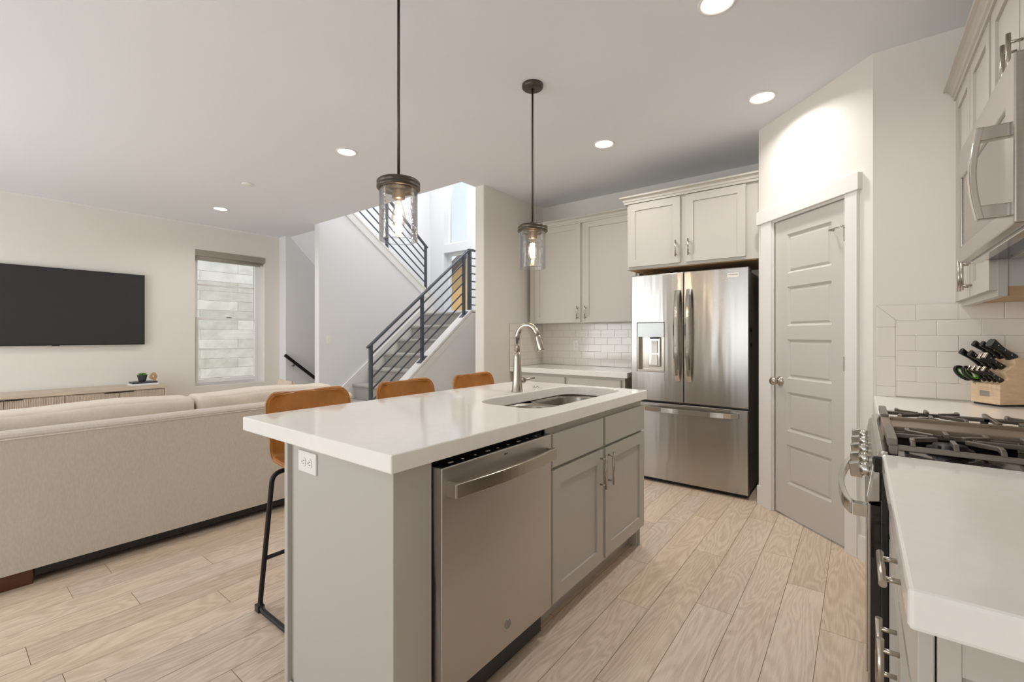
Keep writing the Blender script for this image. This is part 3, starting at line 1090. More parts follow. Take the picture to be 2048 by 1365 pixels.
for k, (a, b) in enumerate(((-1.648, -1.195), (-1.148, -0.697))):
    d = build('door', shaker(FB(3.85), a, b, 1.867, 2.425), CAB, oc)
    build('handle', pull(FB(3.85), b - 0.028 if k == 0 else a + 0.028, 1.985), NICKEL, d)
build('crown_moulding', crown(MB(), [(-1.669, 4.155, 2.442), (-1.669, 3.868, 2.442), (-0.60, 3.868, 2.442)], 1), CAB, oc)

# ================================================================== refrigerator
rf = thing('refrigerator', 'stainless french-door refrigerator with water dispenser and bottom freezer', 'refrigerator', (-1.13, 4.1, 0))
FY = 3.785
build('body', MB().box(-1.585, -0.675, FY + 0.07, 4.46, 0.03, 1.752), DARKSIDE, rf, bevel=0.006)
build('base_grille', MB().box(-1.57, -0.69, FY + 0.05, 4.4, 0.0, 0.04), BLACKP, rf)
disp = rect(-1.540, 0.944, -1.304, 1.362)
dl = build('door', MB().prism(rect(-1.592, 0.695, -1.147, 1.775), FY, FY + 0.062, 'y', [disp]), STEEL_F, rf, bevel=0.005)
d2 = build('door', MB().prism(rect(-1.141, 0.695, -0.665, 1.775), FY, FY + 0.062, 'y'), STEEL_F, rf, bevel=0.005)
fz = build('freezer_drawer', MB().prism(rect(-1.592, 0.035, -0.668, 0.680), FY, FY + 0.062, 'y'), STEEL_F, rf, bevel=0.005)


def bow_handle_z(x, z0, z1, y, out):
    pts = []
    for k in range(17):
        t = k / 16
        z = z0 + (z1 - z0) * t
        s = math.sin(math.pi * min(1, max(0, t))) ** 0.5 if 0 < t < 1 else 0
        pts.append((x, y - 0.012 - (out - 0.012) * s, z))
    return MB().sweep(pts, [(-0.019, -0.009), (-0.010, -0.013), (0.010, -0.013), (0.019, -0.009), (0.019, 0.009), (-0.019, 0.009)], (1, 0, 0))


build('handle', bow_handle_z(-1.188, 0.88, 1.625, FY, 0.062), CHROME, dl)
build('handle', bow_handle_z(-1.096, 0.88, 1.625, FY, 0.062), CHROME, d2)
pts = []
for k in range(17):
    t = k / 16
    s = math.sin(math.pi * t) ** 0.5 if 0 < t < 1 else 0
    pts.append((-1.50 + 0.765 * t, FY - 0.012 - 0.052 * s, 0.632))
build('handle', MB().sweep(pts, [(-0.019, -0.009), (-0.010, -0.013), (0.010, -0.013), (0.019, -0.009), (0.019, 0.009), (-0.019, 0.009)], (0, 0, 1)), CHROME, fz)
ds = build('dispenser', MB().box(-1.538, -1.306, FY + 0.055, FY + 0.06, 0.946, 1.24).box(-1.538, -1.532, FY + 0.004, FY + 0.06, 0.946, 1.24).box(-1.312, -1.306, FY + 0.004, FY + 0.06, 0.946, 1.24).box(-1.538, -1.306, FY + 0.002, FY + 0.06, 0.944, 0.958), NICKEL, dl)
build('control_panel', MB().box(-1.538, -1.306, FY - 0.001, FY + 0.05, 1.24, 1.36), mat('silver_panel', sr(206, 210, 210), 0.3, 0.25, var=0.03), ds, bevel=0.002)
mb = MB().box(-1.452, -1.352, FY + 0.035, FY + 0.056, 0.985, 1.232)
build('paddle_housing', mb, CHROME, ds, bevel=0.004)
mb = MB().box(-1.425, -1.372, FY + 0.022, FY + 0.036, 1.10, 1.21).box(-1.425, -1.372, FY + 0.024, FY + 0.036, 1.0, 1.09)
build('paddle', mb, WHITEP, ds, bevel=0.003)
mb = MB().box(-1.43, -1.368, FY + 0.01, FY + 0.05, 1.222, 1.238)
build('spout', mb, BLACKP, ds)
st2 = build('sticker', MB().box(-0.812, -0.733, FY - 0.0012, FY + 0.001, 1.703, 1.736), STICKER, d2)
rr = random.Random(5)
for k in range(7):
    x, z = -0.83 + rr.random() * 0.09, 1.668 + rr.random() * 0.016
    build('adhesive_residue', MB().box(x, x + 0.003 + 0.004 * rr.random(), FY - 0.0009, FY + 0.001, z, z + 0.003), STICKER, d2)
build('hinge_cover', MB().box(-0.74, -0.672, FY + 0.03, FY + 0.17, 1.752, 1.778), BLACKP, rf, bevel=0.006)
build('hinge_cover', MB().box(-1.585, -1.50, FY + 0.03, FY + 0.17, 1.752, 1.778), BLACKP, rf, bevel=0.006)
build('energy_label', MB().box(-0.6755, -0.673, 3.88, 4.0, 1.33, 1.46), mat('grey_label', sr(120, 118, 112), 0.5, var=0.2, scale=50), rf)
for (y, z) in ((3.93, 1.30), (3.935, 1.185)):
    o = build('fridge_magnet', MB().lathe([(0, 0), (0.022, 0), (0.022, 0.008), (0, 0.008)], (-0.674, y, z), 'x', 20), BLACKP, loc=(-0.67, y, z))
    tag(o, ('upper' if z > 1.25 else 'lower') + ' round black magnet on the dark side of the refrigerator', 'magnet', 'magnets on the refrigerator')


def text(name, s, size, M, m, parent, align='CENTER'):
    cu = bpy.data.curves.new(name, 'FONT')
    cu.body = s
    cu.size = size
    cu.align_x = align
    cu.extrude = 0.0003
    t = bpy.data.objects.new(name, cu)
    COL.objects.link(t)
    bpy.context.view_layer.update()
    me = bpy.data.meshes.new_from_object(t.evaluated_get(bpy.context.evaluated_depsgraph_get()))
    bpy.data.objects.remove(t)
    me.name = name
    me.materials.clear()
    me.materials.append(m)
    o = bpy.data.objects.new(name, me)
    COL.objects.link(o)
    base = ROOT[parent.name]
    ROOT[o.name] = base
    o.parent = parent
    me.transform(Matrix.Translation(-base) @ M)
    return o


text('lettering', 'FRIGIDAIRE', 0.0135, Matrix.Translation((-0.7725, FY - 0.0016, 1.718)) @ Matrix.Rotation(R(90), 4, 'X'), INK, st2)

# ================================================================== island
IX0, IX1, IY0, IY1 = -1.955, -1.005, 0.766, 2.622
FI = frame((-1.015, 0, 0), 90)              # faces +x, local x = world y
isl = thing('kitchen_island', 'greige kitchen island cabinet with two doors below false drawer fronts', 'island', (-1.33, 1.7, 0))
mb = MB()
mb.box(-1.60, -1.035, 0.795, 0.938, 0.0, 0.872)          # end block beside the dishwasher
mb.box(-1.634, -1.60, 0.80, 2.60, 0.0, 0.872)            # knee-side panel
mb.box(-1.60, -1.04, 1.565, 1.583, 0.10, 0.872)
mb.box(-1.60, -1.04, 2.583, 2.60, 0.0, 0.872)
mb.box(-1.60, -1.04, 1.583, 2.583, 0.10, 0.12)
build('body', mb, ISL, isl, bevel=0.0015)
mb = MB().prism(rect(1.565, 0.105, 2.60, 0.872), -1.055, -1.035, 'x', [rect(1.61, 0.15, 2.05, 0.66), rect(2.095, 0.15, 2.56, 0.66)])
build('face_frame', mb, ISL, isl, bevel=0.001)
build('toe_kick', MB().box(-1.115, -1.10, 1.565, 2.585, 0.0, 0.105).box(-1.115, -1.05, 2.565, 2.585, 0.0, 0.105), ISL, isl)
build('corner_trim', MB().box(-1.645, -1.622, 0.783, 0.81, 0.0, 0.872).box(-1.622, -1.037, 0.789, 0.796, 0.0, 0.012), ISL, isl, bevel=0.004)
for k, (a, b) in enumerate(((1.592, 2.062), (2.086, 2.598))):
    build('false_drawer_front', slab(FI, a, b, 0.697, 0.838), ISL, isl, bevel=0.002)
    d = build('door', shaker(FI, a, b, 0.125, 0.683, rail=0.065), ISL, isl)
    build('handle', pull(FI, b - 0.032 if k == 0 else a + 0.032, 0.578, 0.165, span=0.128), NICKEL, d)
# countertop with sink cut-out
cut = rrect(-1.512, 1.63, -1.108, 2.555, 0.13)
ct = build('countertop', MB().prism(rect(IX0, IY0, IX1, IY1), 0.872, 0.925, 'z', [cut]), QUARTZ, bevel=0.004)
tag(ct, 'long white quartz island countertop with the sink cut-out', 'countertop')
# sink
sk = thing('sink', 'undermount stainless double-bowl sink in the island', 'sink', (-1.31, 2.09, 0.65))
for (y0, y1) in ((1.625, 2.075), (2.095, 2.56)):
    mb = MB()
    loops = []
    for (ins, z) in ((-0.015, 0.868), (0.0, 0.868), (0.004, 0.85), (0.012, 0.70), (0.03, 0.665), (0.07, 0.655), (0.15, 0.651)):
        loops.append([(p[0], p[1], z) for p in rrect(-1.515 + ins, y0 + ins, -1.105 - ins, y1 - ins, max(0.02, 0.11 - ins * 0.4))])
    m = len(loops[0])
    vs = [p for l in loops for p in l]
    fs = []
    for i in range(len(loops) - 1):
        for k in range(m):
            fs.append((i * m + k, i * m + (k + 1) % m, (i + 1) * m + (k + 1) % m, (i + 1) * m + k))
    mb.add(vs, fs, True)
    mb.add(loops[-1], [tuple(range(m))])
    bw = build('bowl', mb, SINKM, sk, solid=0.002)
    build('drain', MB().lathe([(0, 0.004), (0.03, 0.002), (0.045, 0.004), (0.045, 0.0)], (-1.31, (y0 + y1) / 2, 0.652), 'z', 24), CHROME, bw)
# faucet
fx, fy = -1.573, 2.086
fc = thing('faucet', 'tall brushed nickel gooseneck faucet with pull-down spray head', 'faucet', (fx, fy, 0.925))
build('base', MB().lathe([(0, 0), (0.034, 0), (0.034, 0.006), (0.031, 0.012), (0.026, 0.08), (0.0205, 0.205), (0.0165, 0.235), (0, 0.235)], (fx, fy, 0.925), 'z', 32), NICKEL, fc)
pts = [(fx, fy, 1.15), (fx, fy, 1.235)]
r0 = 0.072
for k in range(0, 13):
    a = R(180 - 14 * k)
    pts.append((fx + r0 + r0 * math.cos(a), fy, 1.235 + r0 * 1.05 * math.sin(a)))
build('spout', MB().tube(pts, 0.0155, 20), NICKEL, fc)
e = Vector(pts[-1])
dr2 = (e - Vector(pts[-2])).normalized()
build('spray_head', MB().tube([e, e + dr2 * 0.01, e + dr2 * 0.03, e + dr2 * 0.085, e + dr2 * 0.09], [0.0165, 0.0175, 0.0185, 0.0225, 0.021], 24), NICKEL, fc)
lv = build('lever', MB().tube([(fx, fy, 0.985), (fx + 0.012, fy + 0.05, 0.988)], [0.019, 0.018], 20), NICKEL, fc)
build('lever_handle', MB().tube([(fx + 0.012, fy + 0.045, 0.990), (fx + 0.03, fy + 0.13, 0.996)], [0.0065, 0.0055], 12), NICKEL, lv)
o = build('air_switch_button', MB().lathe([(0, 0.012), (0.013, 0.012), (0.014, 0.006), (0.021, 0.005), (0.022, 0), (0, 0)], (-1.60, 2.315, 0.925), 'z', 28), CHROME, loc=(-1.60, 2.315, 0.925))
tag(o, 'small round chrome button set in the island counter behind the sink', 'button')

# dishwasher
dw = thing('dishwasher', 'stainless dishwasher with a bowed bar handle, built into the island', 'dishwasher', (-1.3, 1.25, 0))
DX = -1.0
build('tub', MB().box(-1.59, -1.052, 0.948, 1.558, 0.02, 0.852), BLACKP, dw)
dd = build('door', MB().box(-1.048, DX, 0.947, 1.559, 0.135, 0.846), STEEL_DW, dw, bevel=0.003)
mb = MB().box(-1.045, DX - 0.004, 0.95, 1.556, 0.846, 0.8485)
cp = build('control_strip', mb, BLACKG, dd)
for k in range(9):
    y = 1.0 + 0.06 * k
    build('button_mark', MB().box(-1.03, -1.022, y, y + (0.008 if k % 3 else 0.02), 0.8485, 0.8492), STICKER, cp)
pts = []
for k in range(15):
    t = k / 14
    s = math.sin(math.pi * t)
    pts.append((DX + 0.034 + 0.018 * s, 0.972 + 0.566 * t, 0.778))
mb = MB().sweep(pts, [(-0.022, -0.006), (0.022, -0.006), (0.022, 0.006), (-0.022, 0.006)], (0, 0, 1))
mb.box(DX - 0.001, DX + 0.038, 0.968, 0.988, 0.757, 0.799).box(DX - 0.001, DX + 0.038, 1.523, 1.541, 0.757, 0.799)
build('handle', mb, NICKEL, dd, bevel=0.002)
build('badge', MB().lathe([(0, 0.003), (0.0155, 0.003), (0.017, 0.001), (0.017, 0), (0, 0)], (DX, 1.27, 0.215), 'x', 28), mat('badge_grey', sr(150, 146, 142), 0.4, 0.5, var=0.05), dd)
build('logo', MB().box(DX, DX + 0.0006, 1.25, 1.268, 0.826, 0.832), INK, dd)
build('kick_plate', MB().box(-1.10, -1.09, 0.948, 1.558, 0.0, 0.135), BLACKP, dw)

# ================================================================== bar stools
def leather_shell():
    nu, nv = 24, 52
    prof = fillet([(0.215, 0, 0.635), (0.19, 0, 0.655), (-0.02, 0, 0.64), (-0.185, 0, 0.665), (-0.235, 0, 0.80), (-0.265, 0, 0.975)], 0.10, 6)
    # resample
    ls = [0]
    for i in range(1, len(prof)):
        ls.append(ls[-1] + (prof[i] - prof[i - 1]).length)
    def at(t):
        d = t * ls[-1]
        for i in range(1, len(ls)):
            if d <= ls[i] + 1e-9:
                k = (d - ls[i - 1]) / max(1e-9, ls[i] - ls[i - 1])
                return prof[i - 1].lerp(prof[i], k)
        return prof[-1]
    vs, fs = [], []
    for j in range(nv + 1):
        q_ = j / nv
        t = 0.5 - 0.5 * math.cos(math.pi * q_) if 0 else q_ + 0.159 * math.sin(2 * math.pi * q_) * -0.9
        p = at(min(1, max(0, t)))
        back = min(1, max(0, (t - 0.45) / 0.25))
        hw = 0.215 - 0.012 * math.sin(math.pi * t)
        if t > 0.90:                                  # rounded top corners
            q = (t - 0.90) / 0.10
            hw -= 0.055 * (1 - math.sqrt(max(0, 1 - q * q)))
        if t < 0.10:
            q = (0.10 - t) / 0.10
            hw -= 0.05 * (1 - math.sqrt(max(0, 1 - q * q)))
        for i in range(nu + 1):
            u = -1 + 2 * i / nu
            c = abs(u) ** 2.4
            x = p.x + back * 0.075 * c
            z = p.z + (1 - back) * 0.045 * c + back * 0.006 * c
            vs.append((x, u * hw, z))
    for j in range(nv):
        for i in range(nu):
            a = j * (nu + 1) + i
            fs.append((a, a + 1, a + nu + 2, a + nu + 1))
    rim = [vs[j * (nu + 1)] for j in range(nv + 1)] + [vs[nv * (nu + 1) + i] for i in range(1, nu + 1)] + [vs[j * (nu + 1) + nu] for j in range(nv - 1, -1, -1)] + [vs[nu - i] for i in range(1, nu)]
    return vs, fs, rim


def make_stool():
    t = thing('bar_stool', None, 'bar stool', (0, 0, 0))
    vs, fs, rim = leather_shell()
    sh = build('shell', MB().add(vs, fs, True), LEATHER, t, solid=0.022, subsurf=1)
    build('piping', MB().tube(rim, 0.0026, 6, closed=True), LEATHER_D, sh)
    for s in (-1, 1):
        p = fillet([(-0.155, s * 0.10, 0.634), (-0.155, s * 0.192, 0.628), (-0.215, s * 0.222, 0.012), (0.20, s * 0.222, 0.012), (0.125, s * 0.192, 0.618), (0.125, s * 0.10, 0.624)], 0.045, 6)
        build('leg_frame', MB().tube(p, 0.011, 12), BLACKM, t)
        build('foot_cap', MB().box(-0.235, -0.195, s * 0.222 - 0.015, s * 0.222 + 0.015, 0.0, 0.032), BLACKP, t, bevel=0.004)
        build('foot_cap', MB().box(0.165, 0.205, s * 0.222 - 0.015, s * 0.222 + 0.015, 0.0, 0.02), BLACKP, t, bevel=0.004)
    yy = lambda z: 0.192 + (0.62 - z) / 0.608 * 0.03
    build('rear_bar', MB().tube([(-0.193, -yy(0.24), 0.24), (-0.193, yy(0.24), 0.24)], 0.0095, 12), BLACKM, t)
    build('footrest', MB().tube([(0.172, -yy(0.24), 0.24), (0.172, yy(0.24), 0.24)], 0.0095, 12), BLACKM, t)
    build('seat_bar', MB().tube([(-0.155, -0.12, 0.634), (-0.155, 0.12, 0.634)], 0.010, 10).tube([(0.125, -0.12, 0.624), (0.125, 0.12, 0.624)], 0.010, 10), BLACKM, t)
    return t


s0 = make_stool()
SP = ((-1.94, 1.138, 0, 'cognac leather bar stool at the near end of the island, beside the outlet panel'),
      (-1.945, 1.735, 0, 'middle cognac leather bar stool, in front of the stair railing foot'),
      (-1.945, 2.332, 2, 'cognac leather bar stool farthest along the island, in front of the white stair wall'))
for k, (x, y, a, lab) in enumerate(SP):
    o = s0 if k == 0 else copy_tree(s0)
    o.location = (x, y, 0)
    o.rotation_euler = (0, 0, R(a))
    tag(o, lab, 'bar stool', 'bar stools along the island')

# ================================================================== pendants and recessed lights
def make_pendant():
    t = thing('pendant_lamp', None, 'pendant lamp', (0, 0, 0))
    build('canopy', MB().lathe([(0, 0), (0.064, 0), (0.064, -0.018), (0.058, -0.024), (0.01, -0.026), (0, -0.026)], (0, 0, C), 'z', 32), BRONZE, t)
    build('rod', MB().tube([(0, 0, C - 0.02), (0, 0, 1.925)], 0.0062, 12), BRONZE, t)
    build('cap', MB().lathe([(0, 1.945), (0.014, 1.945), (0.016, 1.925), (0.086, 1.922), (0.092, 1.916), (0.092, 1.905), (0.089, 1.902), (0.092, 1.899), (0.092, 1.886), (0.083, 1.884), (0.083, 1.897), (0, 1.899)], (0, 0, 0), 'z', 40), BRONZE, t)
    sk = build('socket', MB().lathe([(0, 1.90), (0.058, 1.90), (0.05, 1.884), (0.028, 1.879), (0.027, 1.845), (0, 1.845)], (0, 0, 0), 'z', 28), BRONZE, t)
    build('glass_shade', MB().lathe([(0.0815, 1.895), (0.0815, 1.664), (0.080, 1.660), (0.0785, 1.664), (0.0785, 1.895)], (0, 0, 0), 'z', 48), LAMPG, t)
    bb = build('bulb', MB().lathe([(0.013, 1.848), (0.013, 1.83), (0.022, 1.80), (0.031, 1.765), (0.031, 1.75), (0.024, 1.73), (0.012, 1.719), (0, 1.716)], (0, 0, 0), 'z', 24), BULBG, sk)
    mb = MB()
    for k in range(6):
        a = 2 * math.pi * k / 6
        mb.tube([(0.012 * math.cos(a), 0.012 * math.sin(a), 1.815), (0.013 * math.cos(a + 0.5), 0.013 * math.sin(a + 0.5), 1.745)], 0.0022, 6)
    build('filament', mb, FILAM, sk)
    lamp('bulb_light', 'POINT', (0, 0, 1.78), (0, 0, 0), 2.5, (1, 0.82, 0.62), parent=t, radius=0.02)
    return t


p0 = make_pendant()
for k, (y, lab) in enumerate(((1.244, 'bronze pendant lamp with clear glass cylinder nearer the viewer, over the counter middle'),
                              (2.254, 'bronze pendant lamp with clear glass cylinder over the sink end of the island'))):
    o = p0 if k == 0 else copy_tree(p0)
    o.location = (-1.583, y, 0)
    tag(o, lab, 'pendant lamp', 'pendant lamps over the island')


def make_can():
    t = thing('recessed_light', None, 'recessed light', (0, 0, 0))
    build('trim_ring', MB().lathe([(0.084, C), (0.084, C - 0.004), (0.076, C - 0.007), (0.070, C - 0.004), (0.064, C + 0.012), (0.064, C + 0.02), (0.09, C + 0.02)], (0, 0, 0), 'z', 40), WHITEP, t)
    build('lens', MB().lathe([(0, C - 0.001), (0.067, C - 0.001), (0.067, C - 0.0005), (0, C - 0.0005)], (0, 0, 0), 'z', 32), LENS, t)
    lamp('led', 'AREA', (0, 0, C - 0.009), (0, 0, 0), CAN_W, (1, 0.965, 0.925), 0.125, parent=t, disk=True, spread=R(150))
    return t


CAN_W = 6.2
CANS = ((-0.52, 2.216, 'round recessed ceiling light cut by the top edge of the photo'),
        (-0.497, 3.276, 'round recessed ceiling light in front of the pantry door wall'),
        (-1.618, 3.297, 'round recessed ceiling light in front of the refrigerator cabinets'),
        (-3.388, 2.127, 'round recessed ceiling light left of the near pendant rod'),
        (-6.113, 2.15, 'round recessed ceiling light near the living room window'))
c0 = make_can()
for k, (x, y, lab) in enumerate(CANS):
    o = c0 if k == 0 else copy_tree(c0)
    o.location = (x, y, 0)
    tag(o, lab, 'recessed light', 'recessed ceiling lights')
for k, (x, y) in enumerate(((-3.39, -0.6), (-6.11, -0.6))):
    o = copy_tree(c0)
    o.location = (x, y, 0)
    tag(o, ('recessed ceiling light above the sofa behind the viewer', 'recessed ceiling light above the far end of the television wall')[k], 'recessed light', 'recessed ceiling lights')
o = build('ceiling_cover_plate', MB().lathe([(0, C - 0.012), (0.045, C - 0.010), (0.055, C - 0.004), (0.055, C), (0, C)], (-4.9, 1.97, 0), 'z', 28), WHITEP, loc=(-4.9, 1.97, C))
tag(o, 'small white round cover on the living room ceiling', 'ceiling cover')

# ================================================================== living room
tv = thing('television', 'large flat dark television on the left wall above the console', 'television', (XT, 0.9, 1.14))
build('screen', MB().box(XT + 0.045, XT + 0.05, 0.136, 1.656, 1.148, 2.008), SCREEN, tv)
build('bezel', MB().prism(rect(0.13, 1.14, 1.662, 2.014), XT + 0.02, XT + 0.051, 'x', [rect(0.136, 1.150, 1.656, 2.008)]).box(XT + 0.02, XT + 0.046, 0.132, 1.66, 1.142, 2.012), BLACKP, tv)
build('wall_mount', MB().box(XT, XT + 0.021, 0.6, 1.2, 1.35, 1.8), BLACKM, tv)
build('sensor', MB().box(XT + 0.02, XT + 0.047, 0.35, 0.38, 1.132, 1.14).box(XT + 0.02, XT + 0.047, 0.84, 0.90, 1.135, 1.14), BLACKP, tv)

CX = -6.75
cn = thing('media_console', 'long low pale oak console with fluted doors under the television', 'console', (-6.97, 0.45, 0))
build('top', MB().box(XT + 0.012, CX + 0.004, -0.9, 1.79, 0.612, 0.648), OAKV, cn, bevel=0.002)
build('body', MB().box(XT + 0.012, CX - 0.022, -0.88, 1.77, 0.06, 0.612).box(CX - 0.03, CX, 1.765, 1.785, 0.06, 0.612).box(CX - 0.03, CX, -0.9, -0.88, 0.06, 0.612), OAKV, cn)
build('plinth', MB().box(XT + 0.05, CX - 0.06, -0.85, 1.74, 0.0, 0.06), BLACKP, cn)
edges = [-0.875, -0.433, 0.01, 0.452, 0.889, 1.337, 1.762]
for k in range(6):
    a, b = edges[k] + 0.003, edges[k + 1] - 0.003
    n = 36
    pl = []
    for i in range(n):
        y = a + (b - a) * i / n
        d = (b - a) / n
        pl += [(CX - 0.001, y + 0.1 * d), (CX - 0.001, y + 0.65 * d), (CX - 0.005, y + 0.75 * d), (CX - 0.005, y + 0.98 * d)]
    poly = [(CX - 0.02, a)] + pl + [(CX - 0.02, b)]
    d = build('door', MB().prism(poly, 0.08, 0.600, 'z'), OAKF, cn)
    ya, yb = (b - 0.127, b) if k % 2 == 0 else (a, a + 0.127)
    build('handle', MB().box(CX - 0.004, CX + 0.008, ya, yb, 0.594, 0.604), BLACKM, d)
o = build('book', MB().box(-7.09, -6.90, 1.478, 1.745, 0.648, 0.667), PAPER, loc=(-7.0, 1.6, 0.648), bevel=0.001)
tag(o, 'white book lying flat on the console, under the black book', 'book', 'books on the console')
o = build('book', MB().box(-7.08, -6.91, 1.49, 1.735, 0.667, 0.688), BLACKBOOK, loc=(-7.0, 1.6, 0.667), bevel=0.001)
tag(o, 'black book under the succulent pot on the console', 'book', 'books on the console')
pp = thing('potted_succulent', 'small green succulent in a charcoal bowl pot on the books', 'plant', (-6.985, 1.60, 0.688))
build('pot', MB().lathe([(0, 0), (0.030, 0), (0.036, 0.008), (0.049, 0.07), (0.050, 0.078), (0.045, 0.078), (0.042, 0.066), (0, 0.064)], (-6.985, 1.60, 0.688), 'z', 28), POT, pp)
mb = MB()
rr = random.Random(2)
for ring, (nr, tilt, ln) in enumerate(((9, 15, 0.052), (8, 38, 0.048), (6, 60, 0.04), (3, 80, 0.03))):
    for k in range(nr):
        a = 2 * math.pi * (k + 0.5 * ring) / nr + rr.random() * 0.2
        M2 = Matrix.Translation((-6.985, 1.60, 0.752)) @ Matrix.Rotation(a, 4, 'Z') @ Matrix.Rotation(-R(tilt), 4, 'Y')
        lf = MB(M2).blob((ln * 0.62, 0, 0.004), (ln * 0.5, 0.013, 0.006), 0.9, 0.9, 10, 8, fn=lambda p: Vector((p.x, p.y * (1 - 0.55 * max(0, p.x)), p.z)))
        mb.add(lf.v, lf.f, True)
build('leaves', mb, LEAF, pp)
build('soil', MB().lathe([(0, 0.752), (0.044, 0.752)], (-6.985, 1.60, 0), 'z', 20), SOIL, pp)
wd = MB()
OM = Matrix.Translation((-6.955, 1.695, 0.688)) @ Matrix.Rotation(R(-8), 4, 'X')
leaf = []
for k in range(32):
    a = 2 * math.pi * k / 32
    r_ = 0.036 * (1 - 0.12 * math.sin(a))
    leaf.append((r_ * math.cos(a) * (1 - 0.35 * max(0, math.sin(a)) ** 2), 0.055 + r_ * math.sin(a) * (1.0 if math.sin(a) < 0 else 1.65)))
hole = [(0.35 * y, 0.053 + 0.42 * (z - 0.055)) for y, z in leaf]
wd.M = OM
wd.prism(leaf, -0.014, 0.014, 'x', [hole])
wd.prism([(0.010 + 0.034 * math.cos(a) * math.cos(-0.9) - 0.012 * math.sin(a) * math.sin(-0.9), 0.024 + 0.034 * math.cos(a) * math.sin(-0.9) + 0.012 * math.sin(a) * math.cos(-0.9)) for a in [2 * math.pi * k / 20 for k in range(20)]], 0.014, 0.028, 'x')
o = build('wooden_ornament', wd, WOODDECO, loc=(-6.95, 1.70, 0.688), bevel=0.003)
tag(o, 'small carved wooden leaf ornament on the black book beside the succulent', 'ornament')

# sofa, seen from behind
sf = thing('sofa', 'large cream linen sofa seen from behind, facing the television', 'sofa', (-3.75, 1.0, 0))
SX = -3.29
mb = MB()
prof = [(SX, 0.075), (SX, 0.735)]
for k in range(9):
    a = R(-20 + 25 * k)
    prof.append((SX - 0.045 + 0.048 * math.cos(a), 0.752 + 0.030 * math.sin(a)))
prof += [(SX - 0.12, 0.70), (SX - 0.12, 0.075)]
mb.prism(prof, -0.13, 2.12, 'y')
build('back', mb, LINEN, sf, bevel=0.012)
build('plinth', MB().box(-4.22, SX - 0.012, 0.325, 1.765, 0.035, 0.078), BLACKP, sf)  # floating black strip standing in for the shadow under the sofa
build('seam_piping', MB().tube([(SX + 0.002, -0.13, 0.742), (SX + 0.002, 2.12, 0.742)], 0.004, 8), LINEN, sf)
build('base', MB().box(-4.25, SX - 0.12, -0.11, 2.10, 0.075, 0.30), LINEN, sf, bevel=0.015)
for y0, y1 in ((-0.13, 0.0), (2.0, 2.12)):
    build('arm', MB().box(-4.27, SX - 0.121, y0, y1, 0.075, 0.60), LINEN, sf, bevel=0.03)
for y0, y1 in ((0.0, 1.07), (1.07, 2.0)):
    build('seat_cushion', MB().cushion((-3.88, (y0 + y1) / 2, 0.37), (0.40, (y1 - y0) / 2 - 0.006, 0.07), 0.04, (24, 24, 8), 0.02), LINEN2, sf)


def back_cushion(y0, y1, ph):
    cy, hy = (y0 + y1) / 2, (y1 - y0) / 2 - 0.006
    def fn(p, u):
        t = p.y / hy
        z = p.z + (0.006 * math.sin(t * 4.1 + ph) + 0.006 * abs(t) ** 12) * max(0, u[2])
        return Vector((p.x * (1 + 0.05 * math.sin(5 * t + ph) + 0.05 * math.sin(13 * t + 3 * u[2])), p.y, z))
    return MB().cushion((-3.555, cy, 0.648), (0.125, hy, 0.203), 0.04, (12, 60, 16), 0.010, fn)


build('back_cushion', back_cushion(-0.01, 1.07, 0.4), LINEN2, sf)
build('back_cushion', back_cushion(1.07, 2.04, 1.6), LINEN2, sf)
for x in (SX - 0.008, -4.18):
    for y0 in (0.02, 1.77):
        build('leg', MB().box(x - 0.06, x, y0, y0 + 0.30, 0.0, 0.076), WALNUT, sf, bevel=0.003)


def pillow(cx, cy, cz, rot, lab):
    M2 = Matrix.Translation((cx, cy, cz)) @ Matrix.Rotation(R(rot), 4, 'Z') @ Matrix.Rotation(R(-12), 4, 'Y')
    mb = MB(M2)
    n = 20
    vs, fs = [], []
    for s in (1, -1):
        o = len(vs)
        for i in range(n + 1):
            for j in range(n + 1):
                u, v = -1 + 2 * i / n, -1 + 2 * j / n
                th = 0.09 * max(0, (1 - u * u) * (1 - v * v)) ** 0.5
                k = 1 - 0.06 * ((1 - abs(u) ** 3) * abs(v) + (1 - abs(v) ** 3) * abs(u))
                vs.append((s * th, u * 0.205 * k, v * 0.205 * k))
        for i in range(n):
            for j in range(n):
                a = o + i * (n + 1) + j
                fs.append((a, a + 1, a + n + 2, a + n + 1))
    mb.add(vs, fs, True)
    o = build('throw_pillow', mb, PILLOW, loc=(cx, cy, cz - 0.2))
    tag(o, lab, 'pillow')


pillow(-3.93, 1.925, 0.672, 80, 'taupe throw pillow whose two corners peek over the sofa back beside the handrail')

# ================================================================== range wall
FR = lambda x: frame((x, 0, 0), -90)        # faces -x: local x = -world y, local y = world x
